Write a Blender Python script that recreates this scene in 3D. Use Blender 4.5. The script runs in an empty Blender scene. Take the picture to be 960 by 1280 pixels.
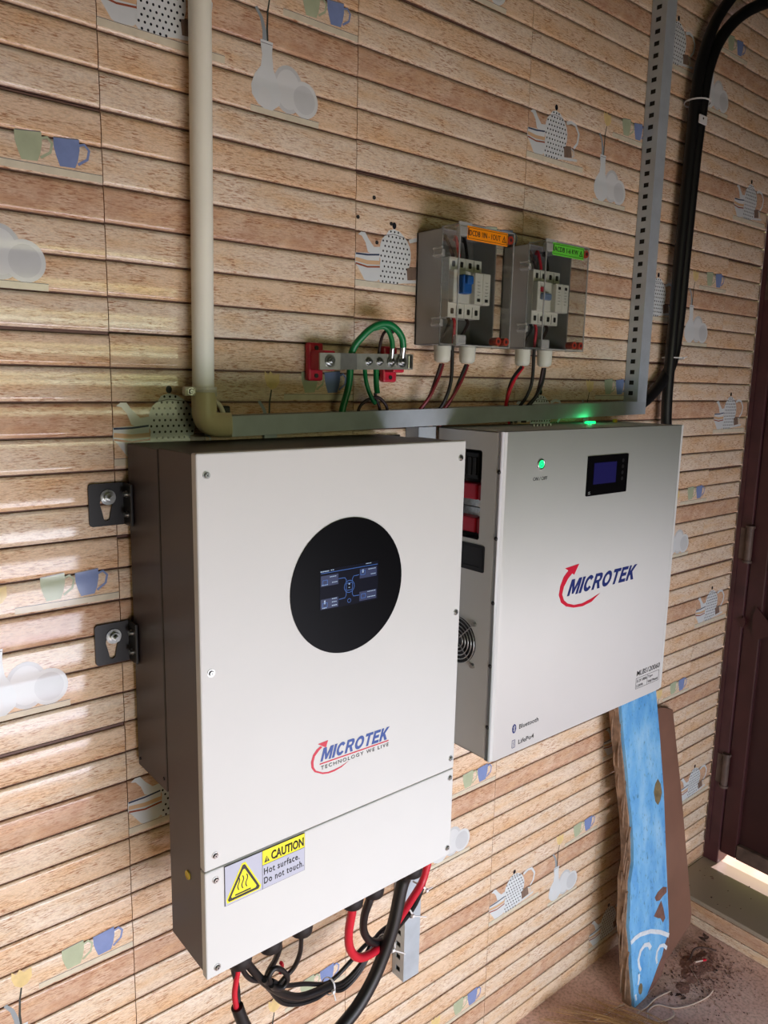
import bpy, bmesh, math, random
from mathutils import Vector, Matrix
from mathutils.geometry import tessellate_polygon
random.seed(7)
SC = bpy.context.scene
COL = SC.collection

# ------------------------------------------------------------------ camera
cam_d = bpy.data.cameras.new('camera')
cam_d.sensor_fit = 'VERTICAL'; cam_d.sensor_height = 36.0; cam_d.sensor_width = 27.0
cam_d.lens = 954.06 / 1280 * 36
cam_d.clip_start = 0.02; cam_d.clip_end = 60
cam = bpy.data.objects.new('camera', cam_d); COL.objects.link(cam)
rx = Vector((0.77158496, -0.63579123, 0.02064347))
dn = Vector((-0.09291415, -0.14474403, -0.98509701))
fw = Vector((0.62930406, 0.75816797, -0.17075631))
cam.matrix_world = Matrix(((rx.x, -dn.x, -fw.x, -0.41349), (rx.y, -dn.y, -fw.y, -1.13239),
                           (rx.z, -dn.z, -fw.z, -0.36143), (0, 0, 0, 1)))
SC.camera = cam

# ------------------------------------------------------------------ world, lights, exposure
SC.view_settings.view_transform = 'Standard'
SC.view_settings.look = 'None'
SC.view_settings.gamma = 1.0
SC.view_settings.use_curve_mapping = False
SC.view_settings.exposure = 0.02
world = bpy.data.worlds.new('sky'); SC.world = world; world.use_nodes = True
world.node_tree.nodes['Background'].inputs[0].default_value = (1.0, 0.99, 0.36, 1)
world.node_tree.nodes['Background'].inputs[1].default_value = 1.2

def area(name, loc, aim, w, h, power, col, spread=180):
    l = bpy.data.lights.new(name, 'AREA'); l.shape = 'RECTANGLE'; l.size = w; l.size_y = h
    l.energy = power; l.color = col; l.spread = math.radians(spread)
    o = bpy.data.objects.new(name, l); COL.objects.link(o); o.location = loc
    d = Vector(aim) - Vector(loc)
    o.rotation_euler = d.to_track_quat('-Z', 'Y').to_euler()
    return o
# daylight through the window opposite the tiled wall
area('window_foliage_light', (0.45, -1.70, -0.185), (0.45, 0, -0.185), 0.91, 0.080, 0.95, (1.0, 0.96, 0.50))
area('window_sky_light', (0.45, -1.70, -0.350), (0.45, 0, -0.350), 0.91, 0.055, 1.25, (0.92, 1.0, 0.72))
# added lamp behind a made-up wide opening; its low head limits light higher up
area('added_opening_light', (0.55, -2.60, -1.45), (0.55, 0, -1.45), 2.1, 1.15, 64, (0.96, 0.985, 1.20))
# added fill lamp at the right; no doorway stands there
area('right_fill_light', (1.3, -1.65, -1.80), (1.3, 0, -1.80), 0.6, 0.4, 5.0, (0.95, 1.0, 1.2))
sun_d = bpy.data.lights.new('sun', 'SUN'); sun_d.energy = 9.0; sun_d.angle = 0.02; sun_d.color = (1.0, 0.82, 0.90)
sun = bpy.data.objects.new('sun', sun_d); COL.objects.link(sun); sun.location = (5, -1, 3)
sun.rotation_euler = Vector((-0.85, 0.12, -0.5)).to_track_quat('-Z', 'Y').to_euler()

# ------------------------------------------------------------------ materials
def s2l(c):
    return tuple(((v / 12.92) if v <= 0.04045 else ((v + 0.055) / 1.055) ** 2.4) for v in (x / 255 for x in c))

def mat(name, rgb, rough=0.5, metal=0.0, var=0.0, vscale=30, bump=0.0, bscale=200, emit=None, estr=0, trans=0, alpha=1, coat=0, spec=0.5):
    m = bpy.data.materials.new(name); m.use_nodes = True
    nt = m.node_tree; b = nt.nodes['Principled BSDF']
    c = s2l(rgb) + (1,)
    b.inputs['Base Color'].default_value = c
    b.inputs['Roughness'].default_value = rough; b.inputs['Metallic'].default_value = metal
    b.inputs['Specular IOR Level'].default_value = spec
    if coat: b.inputs['Coat Weight'].default_value = coat; b.inputs['Coat Roughness'].default_value = 0.08
    if trans: b.inputs['Transmission Weight'].default_value = trans
    if alpha < 1: b.inputs['Alpha'].default_value = alpha
    if emit:
        b.inputs['Emission Color'].default_value = s2l(emit) + (1,); b.inputs['Emission Strength'].default_value = estr
    tc = nt.nodes.new('ShaderNodeTexCoord')
    if var:
        n = nt.nodes.new('ShaderNodeTexNoise'); n.inputs['Scale'].default_value = vscale; n.inputs['Detail'].default_value = 5
        nt.links.new(tc.outputs['Object'], n.inputs['Vector'])
        r = nt.nodes.new('ShaderNodeValToRGB')
        r.color_ramp.elements[0].position = 0.3; r.color_ramp.elements[1].position = 0.72
        r.color_ramp.elements[0].color = tuple(v * (1 - var) for v in c[:3]) + (1,)
        r.color_ramp.elements[1].color = tuple(min(1, v * (1 + var * 0.5)) for v in c[:3]) + (1,)
        nt.links.new(n.outputs['Fac'], r.inputs['Fac']); nt.links.new(r.outputs['Color'], b.inputs['Base Color'])
    if bump:
        n2 = nt.nodes.new('ShaderNodeTexNoise'); n2.inputs['Scale'].default_value = bscale; n2.inputs['Detail'].default_value = 3
        nt.links.new(tc.outputs['Object'], n2.inputs['Vector'])
        bp = nt.nodes.new('ShaderNodeBump'); bp.inputs['Strength'].default_value = bump; bp.inputs['Distance'].default_value = 0.002
        nt.links.new(n2.outputs['Fac'], bp.inputs['Height']); nt.links.new(bp.outputs['Normal'], b.inputs['Normal'])
    return m

def noise_node(nt, src, scale, detail=4, rough=0.55, vec=(1, 1, 1), off=(0, 0, 0), dist=0.0, rot=(0, 0, 0)):
    mp = nt.nodes.new('ShaderNodeMapping'); mp.inputs['Scale'].default_value = vec; mp.inputs['Location'].default_value = off
    mp.inputs['Rotation'].default_value = rot
    nt.links.new(src, mp.inputs['Vector'])
    n = nt.nodes.new('ShaderNodeTexNoise'); n.inputs['Scale'].default_value = scale; n.inputs['Detail'].default_value = detail
    n.inputs['Roughness'].default_value = rough; n.inputs['Distortion'].default_value = dist
    nt.links.new(mp.outputs[0], n.inputs['Vector'])
    return n.outputs['Fac']

def ramp(nt, src, stops):
    r = nt.nodes.new('ShaderNodeValToRGB')
    e = r.color_ramp.elements
    e[0].position, e[0].color = stops[0][0], tuple(stops[0][1]) + (1,)
    e[1].position, e[1].color = stops[-1][0], tuple(stops[-1][1]) + (1,)
    for p, c in stops[1:-1]:
        k = e.new(p); k.color = tuple(c) + (1,)
    nt.links.new(src, r.inputs['Fac'])
    return r.outputs['Color']

def mixc(nt, fac, a, b, mode='MIX'):
    m = nt.nodes.new('ShaderNodeMix'); m.data_type = 'RGBA'; m.blend_type = mode
    if isinstance(fac, float): m.inputs[0].default_value = fac
    else: nt.links.new(fac, m.inputs[0])
    for s, i in ((a, 6), (b, 7)):
        if isinstance(s, tuple): m.inputs[i].default_value = s + (1,)
        else: nt.links.new(s, m.inputs[i])
    return m.outputs[2]

def wood_tile(name, seed, base, streak, blotch=0.0, blotch_col=(0.2, 0.1, 0.05)):
    """glazed ceramic printed with washed timber: colour and grain only"""
    m = bpy.data.materials.new(name); m.use_nodes = True; nt = m.node_tree; b = nt.nodes['Principled BSDF']
    tc = nt.nodes.new('ShaderNodeTexCoord'); o = tc.outputs['Object']
    soft = noise_node(nt, o, 9, 5, 0.6, (1, 1, 4), (seed, 0, seed * 3))
    fleck = noise_node(nt, o, 72, 5, 0.66, (1, 1, 6.5), (seed * 2, 0, seed), 0.4, (0, 0.16, 0))
    patch = noise_node(nt, o, 16, 3, 0.5, (1, 1, 2.2), (seed * 5, 0, 1))
    fine = noise_node(nt, o, 260, 2, 0.5, (1, 1, 5), (seed, 0, 2))
    bl = s2l(base); bl = (bl[0], bl[1] * 1.01, bl[2] * 0.99); st = s2l(streak)
    warm = (bl[0] * 0.98, bl[1] * 0.86, bl[2] * 0.72)
    c = ramp(nt, soft, [(0.34, warm), (0.52, bl), (0.7, (min(1, bl[0] * 1.08), min(1, bl[1] * 1.12), min(1, bl[2] * 1.2)))])
    ff = ramp(nt, fleck, [(0.49, (0, 0, 0)), (0.62, (1, 1, 1))])
    pf = ramp(nt, patch, [(0.34, (0.16, 0.16, 0.16)), (0.60, (1, 1, 1))])
    mul = mixc(nt, 1.0, ff, pf, 'MULTIPLY')
    c = mixc(nt, mul, c, st)
    fi = ramp(nt, fine, [(0.35, (0.84, 0.84, 0.84)), (0.6, (1.03, 1.03, 1.03))])
    c = mixc(nt, 1.0, c, fi, 'MULTIPLY')
    if blotch:
        bn = noise_node(nt, o, 13, 3, 0.5, (1, 1, 1.2), (seed, 0, 9), 0.6)
        bf = ramp(nt, bn, [(0.38, (0, 0, 0)), (0.62, (blotch, blotch, blotch))])
        c = mixc(nt, bf, c, s2l(blotch_col))
    nt.links.new(c, b.inputs['Base Color'])
    b.inputs['Roughness'].default_value = 0.065
    b.inputs['Specular IOR Level'].default_value = 0.5
    bp = nt.nodes.new('ShaderNodeBump'); bp.inputs['Strength'].default_value = 0.05; bp.inputs['Distance'].default_value = 0.001
    nt.links.new(fleck, bp.inputs['Height']); nt.links.new(bp.outputs['Normal'], b.inputs['Normal'])
    return m

PLANK_M = [
    wood_tile('printed timber one', 1.3, (232, 204, 176), (172, 122, 88), 0.0),
    wood_tile('printed timber two', 4.1, (234, 214, 192), (178, 130, 98), 0.0),
    wood_tile('printed timber three', 7.7, (224, 194, 168), (160, 108, 78), 0.5, (176, 128, 100)),
    wood_tile('printed timber four', 11.2, (232, 211, 188), (176, 128, 98), 0.0),
    wood_tile('printed timber five', 15.9, (232, 204, 175), (174, 122, 88), 0.0),
    wood_tile('printed timber six', 19.4, (235, 216, 195), (172, 124, 92), 0.0)]
M = dict(
    groove=mat('dark printed joint', (112, 82, 72), 0.6, var=0.3, vscale=60),
    mortar=mat('mortar', (150, 135, 120), 0.9, var=0.3),
    plaster=mat('limewashed plaster', (66, 66, 46), 0.9, var=0.15, vscale=4, bump=0.2, bscale=40),
    ceiling=mat('grey ceiling', (46, 46, 34), 0.9, var=0.1, vscale=4),
    white=mat('white powder coat', (205, 207, 205), 0.5, bump=0.06, bscale=900, var=0.02, vscale=6),
    dark=mat('dark brown powder coat', (58, 49, 51), 0.45, bump=0.1, bscale=900, var=0.05, vscale=8),
    black=mat('black steel', (22, 22, 24), 0.45, var=0.1, vscale=20),
    blackplastic=mat('black plastic', (20, 20, 22), 0.5),
    glossblack=mat('black glossy glass', (8, 8, 10), 0.35, spec=0.08),
    cavity=mat('painted cavity shade', (38, 36, 34), 0.8),  # dark colour standing in for shade inside holes and channels
    steel=mat('zinc plated steel', (190, 192, 190), 0.28, metal=1.0, var=0.25, vscale=150),
    galv=mat('galvanised steel', (182, 192, 200), 0.45, metal=0.2, var=0.12, vscale=25, bump=0.05),
    busbar=mat('tinned busbar', (170, 170, 160), 0.42, metal=0.7, var=0.15, vscale=60),
    grey=mat('grey enclosure plastic', (150, 152, 152), 0.5, var=0.04, vscale=20),
    greydark=mat('grey back wall', (108, 106, 104), 0.6, var=0.05, vscale=20),
    breaker=mat('breaker white plastic', (222, 220, 208), 0.45, var=0.04),
    red=mat('red insulator', (196, 28, 56), 0.4, var=0.12, vscale=40),
    redcable=mat('red cable sheath', (196, 24, 46), 0.42, var=0.1, vscale=60),
    blackcable=mat('black cable sheath', (15, 15, 17), 0.45, var=0.25, vscale=40),
    browncable=mat('dark maroon cable sheath', (44, 24, 26), 0.5, var=0.2, vscale=40),
    green=mat('green cable sheath', (8, 116, 62), 0.38, var=0.12, vscale=60),
    pvc=mat('ivory pvc', (244, 243, 228), 0.42, var=0.05, vscale=10),
    pvcwhite=mat('white pvc fitting', (226, 222, 206), 0.4),
    glandgrey=mat('grey nylon gland', (196, 198, 184), 0.5),
    darkred=mat('dark red cable sheath', (112, 22, 32), 0.42, var=0.1, vscale=60),
    tie=mat('white nylon', (222, 222, 222), 0.4),
    yellow=mat('caution yellow', (236, 226, 20), 0.5),
    capgrey=mat('caution grey', (178, 182, 198), 0.5),
    ink=mat('black ink', (28, 26, 24), 0.5),
    orange=mat('orange label', (236, 140, 8), 0.45), lgreen=mat('green label', (96, 196, 60), 0.45),
    brandblue=mat('logo blue', (36, 72, 146), 0.45), brandred=mat('logo red', (196, 22, 52), 0.45),
    navy=mat('logo navy', (28, 44, 108), 0.45),
    blue=mat('breaker blue', (30, 96, 176), 0.4),
    screen=mat('display backlight', (7, 8, 16), 0.4, spec=0.1, emit=(14, 20, 52), estr=0.15),
    lcd=mat('faintly glowing blue lcd', (22, 22, 66), 0.3, emit=(22, 20, 80), estr=0.25),  # lcd colour with a faint glow of its own added
    uiblue=mat('display blue', (20, 40, 90), 0.4, emit=(50, 110, 190), estr=0.55),
    uiwhite=mat('display white', (80, 90, 110), 0.4, emit=(190, 215, 240), estr=0.6),
    uidark=mat('display tile', (12, 22, 50), 0.4, emit=(14, 34, 84), estr=0.45),
    led=mat('green lamp', (30, 200, 110), 0.4, emit=(20, 255, 120), estr=2.2),
    ledring=mat('green lamp ring', (20, 120, 80), 0.4, emit=(10, 200, 110), estr=0.7),
    tag=mat('yellow tag', (214, 186, 60), 0.5),
    door=mat('dark wine door paint', (62, 30, 32), 0.42, var=0.25, vscale=12, bump=0.15, bscale=60),
    doorpanel=mat('dark wine sheet panel', (50, 20, 20), 0.55, var=0.2, vscale=9),
    doorframe=mat('dark wine frame paint', (70, 38, 42), 0.45, var=0.3, vscale=14, bump=0.3, bscale=50),
    rust=mat('worn grimy steel', (92, 74, 66), 0.6, var=0.45, vscale=30, bump=0.5, bscale=80),
    brownboard=mat('brown laminated board', (128, 92, 76), 0.55, var=0.18, vscale=7),
    rawedge=mat('raw splintered wood', (140, 112, 90), 0.85, var=0.5, vscale=40, bump=0.9, bscale=70),
    straw=mat('dry straw', (176, 138, 92), 0.7, var=0.35, vscale=20),
    wirewhite=mat('off white wire', (206, 184, 168), 0.5),
    dust=mat('sawdust and mortar crumbs', (150, 112, 98), 0.95, var=0.5, vscale=90),
    chip=mat('dark crumbs', (84, 62, 54), 0.9, var=0.5, vscale=90),
    porch=mat('dusty porch floor', (232, 196, 182), 0.85, var=0.25, vscale=14),
    p_white=mat('printed porcelain', (214, 220, 222), 0.2, var=0.05, vscale=20),
    p_plate=mat('printed plate', (202, 206, 208), 0.2, var=0.06, vscale=20),
    p_plate2=mat('printed plate rim', (214, 218, 219), 0.2),
    p_shelf=mat('printed shelf', (216, 208, 186), 0.2, var=0.12, vscale=60),
    p_dot=mat('printed dots', (34, 36, 44), 0.2), p_line=mat('printed outline', (120, 118, 120), 0.2),
    p_blue=mat('printed blue mug', (128, 146, 192), 0.2, var=0.12, vscale=50),
    p_green=mat('printed sage mug', (178, 188, 158), 0.2, var=0.1, vscale=50),
    p_stripe=mat('printed navy stripe', (60, 70, 96), 0.2), p_rust=mat('printed rust stripe', (156, 84, 62), 0.2),
    p_tan=mat('printed tan stripe', (210, 176, 140), 0.2), p_brown=mat('printed brown beaker', (132, 112, 100), 0.2, var=0.2, vscale=80),
    p_tulip=mat('printed tulip', (232, 206, 146), 0.2, var=0.18, vscale=60), p_stem=mat('printed stem', (66, 70, 66), 0.2),
    p_ladle=mat('printed ladle', (150, 158, 162), 0.2),
)
# clear plastic for the box covers
def clear_mat():
    m = bpy.data.materials.new('clear plastic'); m.use_nodes = True; nt = m.node_tree; nt.nodes.clear()
    out = nt.nodes.new('ShaderNodeOutputMaterial'); mx = nt.nodes.new('ShaderNodeMixShader')
    tr = nt.nodes.new('ShaderNodeBsdfTransparent'); tr.inputs[0].default_value = (0.9, 0.91, 0.9, 1)
    gl = nt.nodes.new('ShaderNodeBsdfGlossy'); gl.inputs['Roughness'].default_value = 0.06
    lw = nt.nodes.new('ShaderNodeLayerWeight'); lw.inputs['Blend'].default_value = 0.25
    fr = nt.nodes.new('ShaderNodeMapRange'); fr.inputs['To Min'].default_value = 0.03; fr.inputs['To Max'].default_value = 0.35
    nt.links.new(lw.outputs['Facing'], fr.inputs['Value'])
    nt.links.new(fr.outputs[0], mx.inputs[0]); nt.links.new(tr.outputs[0], mx.inputs[1]); nt.links.new(gl.outputs[0], mx.inputs[2])
    nt.links.new(mx.outputs[0], out.inputs[0]); return m
M['clear'] = clear_mat()
M['clearedge'] = mat('frosted clear plastic edge', (190, 192, 188), 0.25, alpha=0.45)
M['clearred'] = mat('red corner plug', (156, 56, 38), 0.4, alpha=0.85)

def floor_mat():
    m = bpy.data.materials.new('dusty pink floor tile'); m.use_nodes = True; nt = m.node_tree; b = nt.nodes['Principled BSDF']
    tc = nt.nodes.new('ShaderNodeTexCoord'); o = tc.outputs['Object']
    a = noise_node(nt, o, 5, 6, 0.6); d = noise_node(nt, o, 120, 4, 0.6)
    c = ramp(nt, a, [(0.3, s2l((198, 160, 146))), (0.55, s2l((224, 188, 176))), (0.75, s2l((234, 206, 194)))])
    dd = ramp(nt, d, [(0.38, (0.7, 0.66, 0.62)), (0.55, (1, 1, 1))])
    c = mixc(nt, 1.0, c, dd, 'MULTIPLY')
    nt.links.new(c, b.inputs['Base Color']); b.inputs['Roughness'].default_value = 0.6
    return m
M['floor'] = floor_mat()
def step_mat():
    m = bpy.data.materials.new('grey green step stone'); m.use_nodes = True; nt = m.node_tree; b = nt.nodes['Principled BSDF']
    tc = nt.nodes.new('ShaderNodeTexCoord'); o = tc.outputs['Object']
    a = noise_node(nt, o, 1.6, 3, 0.45, (1.6, 1, 1), off=(3, 1, 0), dist=0.3)
    c = ramp(nt, a, [(0.34, s2l((146, 136, 118))), (0.470, s2l((164, 146, 130))), (0.478, s2l((112, 104, 90))), (0.486, s2l((162, 146, 130))), (0.7, s2l((150, 140, 122)))])
    nt.links.new(c, b.inputs['Base Color']); b.inputs['Roughness'].default_value = 0.35
    return m
M['step'] = step_mat()
def board_mat():
    m = bpy.data.materials.new('flaking sky blue paint'); m.use_nodes = True; nt = m.node_tree; b = nt.nodes['Principled BSDF']
    tc = nt.nodes.new('ShaderNodeTexCoord'); o = tc.outputs['Object']
    a = noise_node(nt, o, 10, 5, 0.6, (2, 2, 0.7))
    c = ramp(nt, a, [(0.3, s2l((70, 142, 208))), (0.5, s2l((112, 176, 224))), (0.72, s2l((150, 198, 232)))])
    g = noise_node(nt, o, 60, 4, 0.6, (3, 3, 1)); gg = ramp(nt, g, [(0.30, (0.55, 0.55, 0.5)), (0.42, (1, 1, 1))])
    c = mixc(nt, 1.0, c, gg, 'MULTIPLY')
    nt.links.new(c, b.inputs['Base Color']); b.inputs['Roughness'].default_value = 0.5
    bp = nt.nodes.new('ShaderNodeBump'); bp.inputs['Strength'].default_value = 0.3; bp.inputs['Distance'].default_value = 0.002
    nt.links.new(g, bp.inputs['Height']); nt.links.new(bp.outputs['Normal'], b.inputs['Normal'])
    return m
M['bluepaint'] = board_mat()
M['stain'] = mat('brown stain', (120, 104, 72), 0.7, var=0.4, vscale=60)
M['bare'] = mat('bare wood patch', (120, 84, 72), 0.8, var=0.3, vscale=60)
M['chalk'] = mat('white paint mark', (214, 220, 226), 0.7, var=0.15, vscale=90)

# ------------------------------------------------------------------ mesh helpers
ORG = {}
class MB:
    """collects shapes in world coordinates, then becomes ONE mesh object"""
    def __init__(s): s.bm = bmesh.new()
    def _mi(s, faces, mi, smooth=False):
        for f in faces:
            f.material_index = mi; f.smooth = smooth
    def box(s, x0, x1, y0, y1, z0, z1, bev=0.0, mi=0, seg=2, axes=None):
        vs = [s.bm.verts.new((x, y, z)) for x in (x0, x1) for y in (y0, y1) for z in (z0, z1)]
        idx = ((0, 1, 3, 2), (4, 6, 7, 5), (0, 4, 5, 1), (2, 3, 7, 6), (0, 2, 6, 4), (1, 5, 7, 3))
        fs = [s.bm.faces.new([vs[i] for i in q]) for q in idx]
        s._mi(fs, mi)
        if bev:
            ed = set(e for f in fs for e in f.edges)
            if axes: ed = [e for e in ed if abs((e.verts[0].co - e.verts[1].co).normalized()[axes]) > 0.9]
            r = bmesh.ops.bevel(s.bm, geom=list(ed), offset=bev, segments=seg, affect='EDGES', profile=0.5)
            s._mi(r['faces'], mi, False)
        return s
    def tube(s, pts, r, seg=10, mi=0, smooth_path=True, cap=True, radii=None):
        P = [Vector(p) for p in pts]
        if smooth_path and len(P) > 2:
            Q = []
            n = len(P)
            for i in range(n - 1):
                p0, p1, p2, p3 = P[max(0, i - 1)], P[i], P[i + 1], P[min(n - 1, i + 2)]
                for k in range(6):
                    t = k / 6
                    Q.append(0.5 * ((2 * p1) + (p2 - p0) * t + (2 * p0 - 5 * p1 + 4 * p2 - p3) * t * t + (3 * p1 - p0 - 3 * p2 + p3) * t ** 3))
            Q.append(P[-1]); P = Q
        rings = []; up = None
        for i, p in enumerate(P):
            d = (P[min(i + 1, len(P) - 1)] - P[max(i - 1, 0)]).normalized()
            if up is None:
                up = Vector((0, 0, 1)) if abs(d.z) < 0.9 else Vector((0, 1, 0))
            a = (up - d * up.dot(d)).normalized(); b = d.cross(a); up = a
            rr = r if radii is None else radii(i / (len(P) - 1))
            rings.append([s.bm.verts.new(p + (a * math.cos(2 * math.pi * k / seg) + b * math.sin(2 * math.pi * k / seg)) * rr) for k in range(seg)])
        for i in range(len(rings) - 1):
            for k in range(seg):
                f = s.bm.faces.new((rings[i][k], rings[i][(k + 1) % seg], rings[i + 1][(k + 1) % seg], rings[i + 1][k]))
                f.material_index = mi; f.smooth = True
        if cap:
            for rg in (rings[0][::-1], rings[-1]):
                f = s.bm.faces.new([s.bm.verts.new(v.co) for v in rg]); f.material_index = mi
        return s
    def cyl(s, p0, p1, r, seg=16, mi=0, r2=None):
        r2 = r if r2 is None else r2
        return s.tube([p0, p1], r, seg, mi, False, True, lambda t: r + (r2 - r) * t)
    def torus(s, c, axis, R, r, seg=24, mi=0, a0=0, a1=2 * math.pi):
        c = Vector(c); ax = Vector(axis).normalized(); u = ax.orthogonal().normalized(); v = ax.cross(u)
        full = abs(a1 - a0 - 2 * math.pi) < 1e-6
        rings = []
        for i in range(seg + (0 if full else 1)):
            a = a0 + (a1 - a0) * i / seg
            d = u * math.cos(a) + v * math.sin(a)
            rings.append([s.bm.verts.new(c + d * (R + r * math.cos(2 * math.pi * k / 6)) + ax * r * math.sin(2 * math.pi * k / 6)) for k in range(6)])
        n = len(rings)
        for i in range(n if full else n - 1):
            for k in range(6):
                f = s.bm.faces.new((rings[i][k], rings[i][(k + 1) % 6], rings[(i + 1) % n][(k + 1) % 6], rings[(i + 1) % n][k]))
                f.material_index = mi; f.smooth = True
        return s
    def plate(s, loops, to3, depth, mi=0):
        """polygon with holes given as 2D loops; to3(u, v, w) maps to space; extruded by depth along w"""
        flat = [p for lp in loops for p in lp]
        tris = tessellate_polygon([[Vector((p[0], p[1], 0)) for p in lp] for lp in loops])
        A = [s.bm.verts.new(to3(p[0], p[1], 0)) for p in flat]
        B = [s.bm.verts.new(to3(p[0], p[1], depth)) for p in flat] if depth else None
        for t in tris:
            try:
                f = s.bm.faces.new([A[i] for i in t]); f.material_index = mi
                if B: f = s.bm.faces.new([B[i] for i in reversed(t)]); f.material_index = mi
            except ValueError: pass
        if B:
            k = 0
            for lp in loops:
                n = len(lp)
                for i in range(n):
                    f = s.bm.faces.new((A[k + i], A[k + (i + 1) % n], B[k + (i + 1) % n], B[k + i])); f.material_index = mi
                k += n
        return s
    def build(s, name, mats, parent=None, fix=True):
        if fix: bmesh.ops.recalc_face_normals(s.bm, faces=s.bm.faces)
        me = bpy.data.meshes.new(name)
        o = bpy.data.objects.new(name, me); COL.objects.link(o)
        mats = mats if isinstance(mats, (list, tuple)) else [mats]
        for m in mats: me.materials.append(m)
        if parent is not None:
            org = ORG[parent.name]; o.parent = parent
        else:
            xs = [v.co for v in s.bm.verts]
            org = Vector(((min(v.x for v in xs) + max(v.x for v in xs)) / 2, (min(v.y for v in xs) + max(v.y for v in xs)) / 2, min(v.z for v in xs)))
            o.location = org
        ORG[o.name] = org.copy()
        for v in s.bm.verts: v.co -= org
        s.bm.to_mesh(me); s.bm.free()
        return o

def thing(name, label, cat, loc, group=None):
    o = bpy.data.objects.new(name, None); COL.objects.link(o); o.location = loc; o.empty_display_size = 0.05
    ORG[o.name] = Vector(loc); o['label'] = label; o['category'] = cat
    if group: o['group'] = group
    return o
def tag(o, label=None, cat=None, group=None, kind=None):
    for k, v in (('label', label), ('category', cat), ('group', group), ('kind', kind)):
        if v: o[k] = v
    return o
def rrect(x0, x1, z0, z1, r, n=4):
    out = []
    for cx, cz, a in ((x1 - r, z1 - r, 0), (x0 + r, z1 - r, 90), (x0 + r, z0 + r, 180), (x1 - r, z0 + r, 270)):
        for k in range(n + 1):
            t = math.radians(a + 90 * k / n); out.append((cx + r * math.cos(t), cz + r * math.sin(t)))
    return out
def ell(cx, cz, a, b=None, n=24):
    b = a if b is None else b
    return [(cx + a * math.cos(2 * math.pi * k / n), cz + b * math.sin(2 * math.pi * k / n)) for k in range(n)]
def front(y):            # plate facing the room (thickness grows towards the wall)
    return lambda u, v, w: (u, y + w, v)
def stroke(pts, w, w2=None):
    """2D polyline -> outline polygon"""
    w2 = w if w2 is None else w2
    L, R = [], []
    n = len(pts)
    for i, p in enumerate(pts):
        a = pts[max(0, i - 1)]; b = pts[min(n - 1, i + 1)]
        d = math.hypot(b[0] - a[0], b[1] - a[1]) or 1
        nx, nz = -(b[1] - a[1]) / d, (b[0] - a[0]) / d
        h = (w + (w2 - w) * i / (n - 1)) / 2
        L.append((p[0] + nx * h, p[1] + nz * h)); R.append((p[0] - nx * h, p[1] - nz * h))
    return L + R[::-1]
def arc(cx, cz, r, a0, a1, n=16):
    return [(cx + r * math.cos(math.radians(a0 + (a1 - a0) * k / n)), cz + r * math.sin(math.radians(a0 + (a1 - a0) * k / n))) for k in range(n + 1)]

def text(s, x0, x1, z0, z1, y, m, parent, name, bold=0.0, shear=0.0, slope=0.0, depth=0.0004, spacing=1.0):
    """flat lettering in the wall plane fitted to a box"""
    cu = bpy.data.curves.new(name, 'FONT'); cu.body = s; cu.size = 1.0; cu.offset = bold; cu.shear = shear; cu.space_character = spacing
    cu.resolution_u = 3
    to = bpy.data.objects.new(name + '_tmp', cu); COL.objects.link(to)
    dg = bpy.context.evaluated_depsgraph_get(); dg.update()
    me = bpy.data.meshes.new_from_object(to.evaluated_get(dg))
    bpy.data.objects.remove(to)
    xs = [v.co.x for v in me.vertices]; ys = [v.co.y for v in me.vertices]
    ax, bx, ay, by = min(xs), max(xs), min(ys), max(ys)
    bm = bmesh.new(); bm.from_mesh(me); bpy.data.meshes.remove(me)
    for v in bm.verts:
        u = (v.co.x - ax) / (bx - ax); w = (v.co.y - ay) / (by - ay)
        v.co = (x0 + u * (x1 - x0), y, z0 + w * (z1 - z0) + slope * u)
    r = bmesh.ops.extrude_face_region(bm, geom=bm.faces[:])
    for e in r['geom']:
        if isinstance(e, bmesh.types.BMVert): e.co.y -= depth
    b = MB(); b.bm.free(); b.bm = bm
    for f in bm.faces: f.material_index = 0
    return b.build(name, m, parent)

GL = dict(
    M=(1.12, [[(0, 0), (0, 1), (.34, 1), (.56, .42), (.78, 1), (1.12, 1), (1.12, 0), (.88, 0), (.88, .66), (.65, .08), (.47, .08), (.24, .66), (.24, 0)]]),
    I=(.27, [[(0, 0), (0, 1), (.27, 1), (.27, 0)]]),
    C=(.92, [[(.46 + .46 * math.cos(math.radians(t)), .5 + .5 * math.sin(math.radians(t))) for t in range(38, 330, 12)] + [(.46 + .21 * math.cos(math.radians(t)), .5 + .27 * math.sin(math.radians(t))) for t in range(322, 30, -12)]]),
    O=(1.0, [ell(.5, .5, .5, .5, 28), ell(.5, .5, .25, .27, 28)[::-1]]),
    R=(.92, [[(0, 0), (0, 1), (.62, 1), (.80, .93), (.88, .72), (.80, .50), (.66, .42), (.92, 0), (.64, 0), (.42, .38), (.25, .38), (.25, 0)], [(.25, .57), (.54, .57), (.62, .68), (.54, .80), (.25, .80)]]),
    T=(.86, [[(0, 1), (.86, 1), (.86, .79), (.555, .79), (.555, 0), (.305, 0), (.305, .79), (0, .79)]]),
    E=(.78, [[(0, 0), (0, 1), (.76, 1), (.76, .79), (.25, .79), (.25, .61), (.69, .61), (.69, .40), (.25, .40), (.25, .21), (.78, .21), (.78, 0)]]),
    K=(.94, [[(0, 0), (0, 1), (.25, 1), (.25, .60), (.60, 1), (.92, 1), (.52, .56), (.94, 0), (.63, 0), (.36, .39), (.25, .27), (.25, 0)]]))
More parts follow.
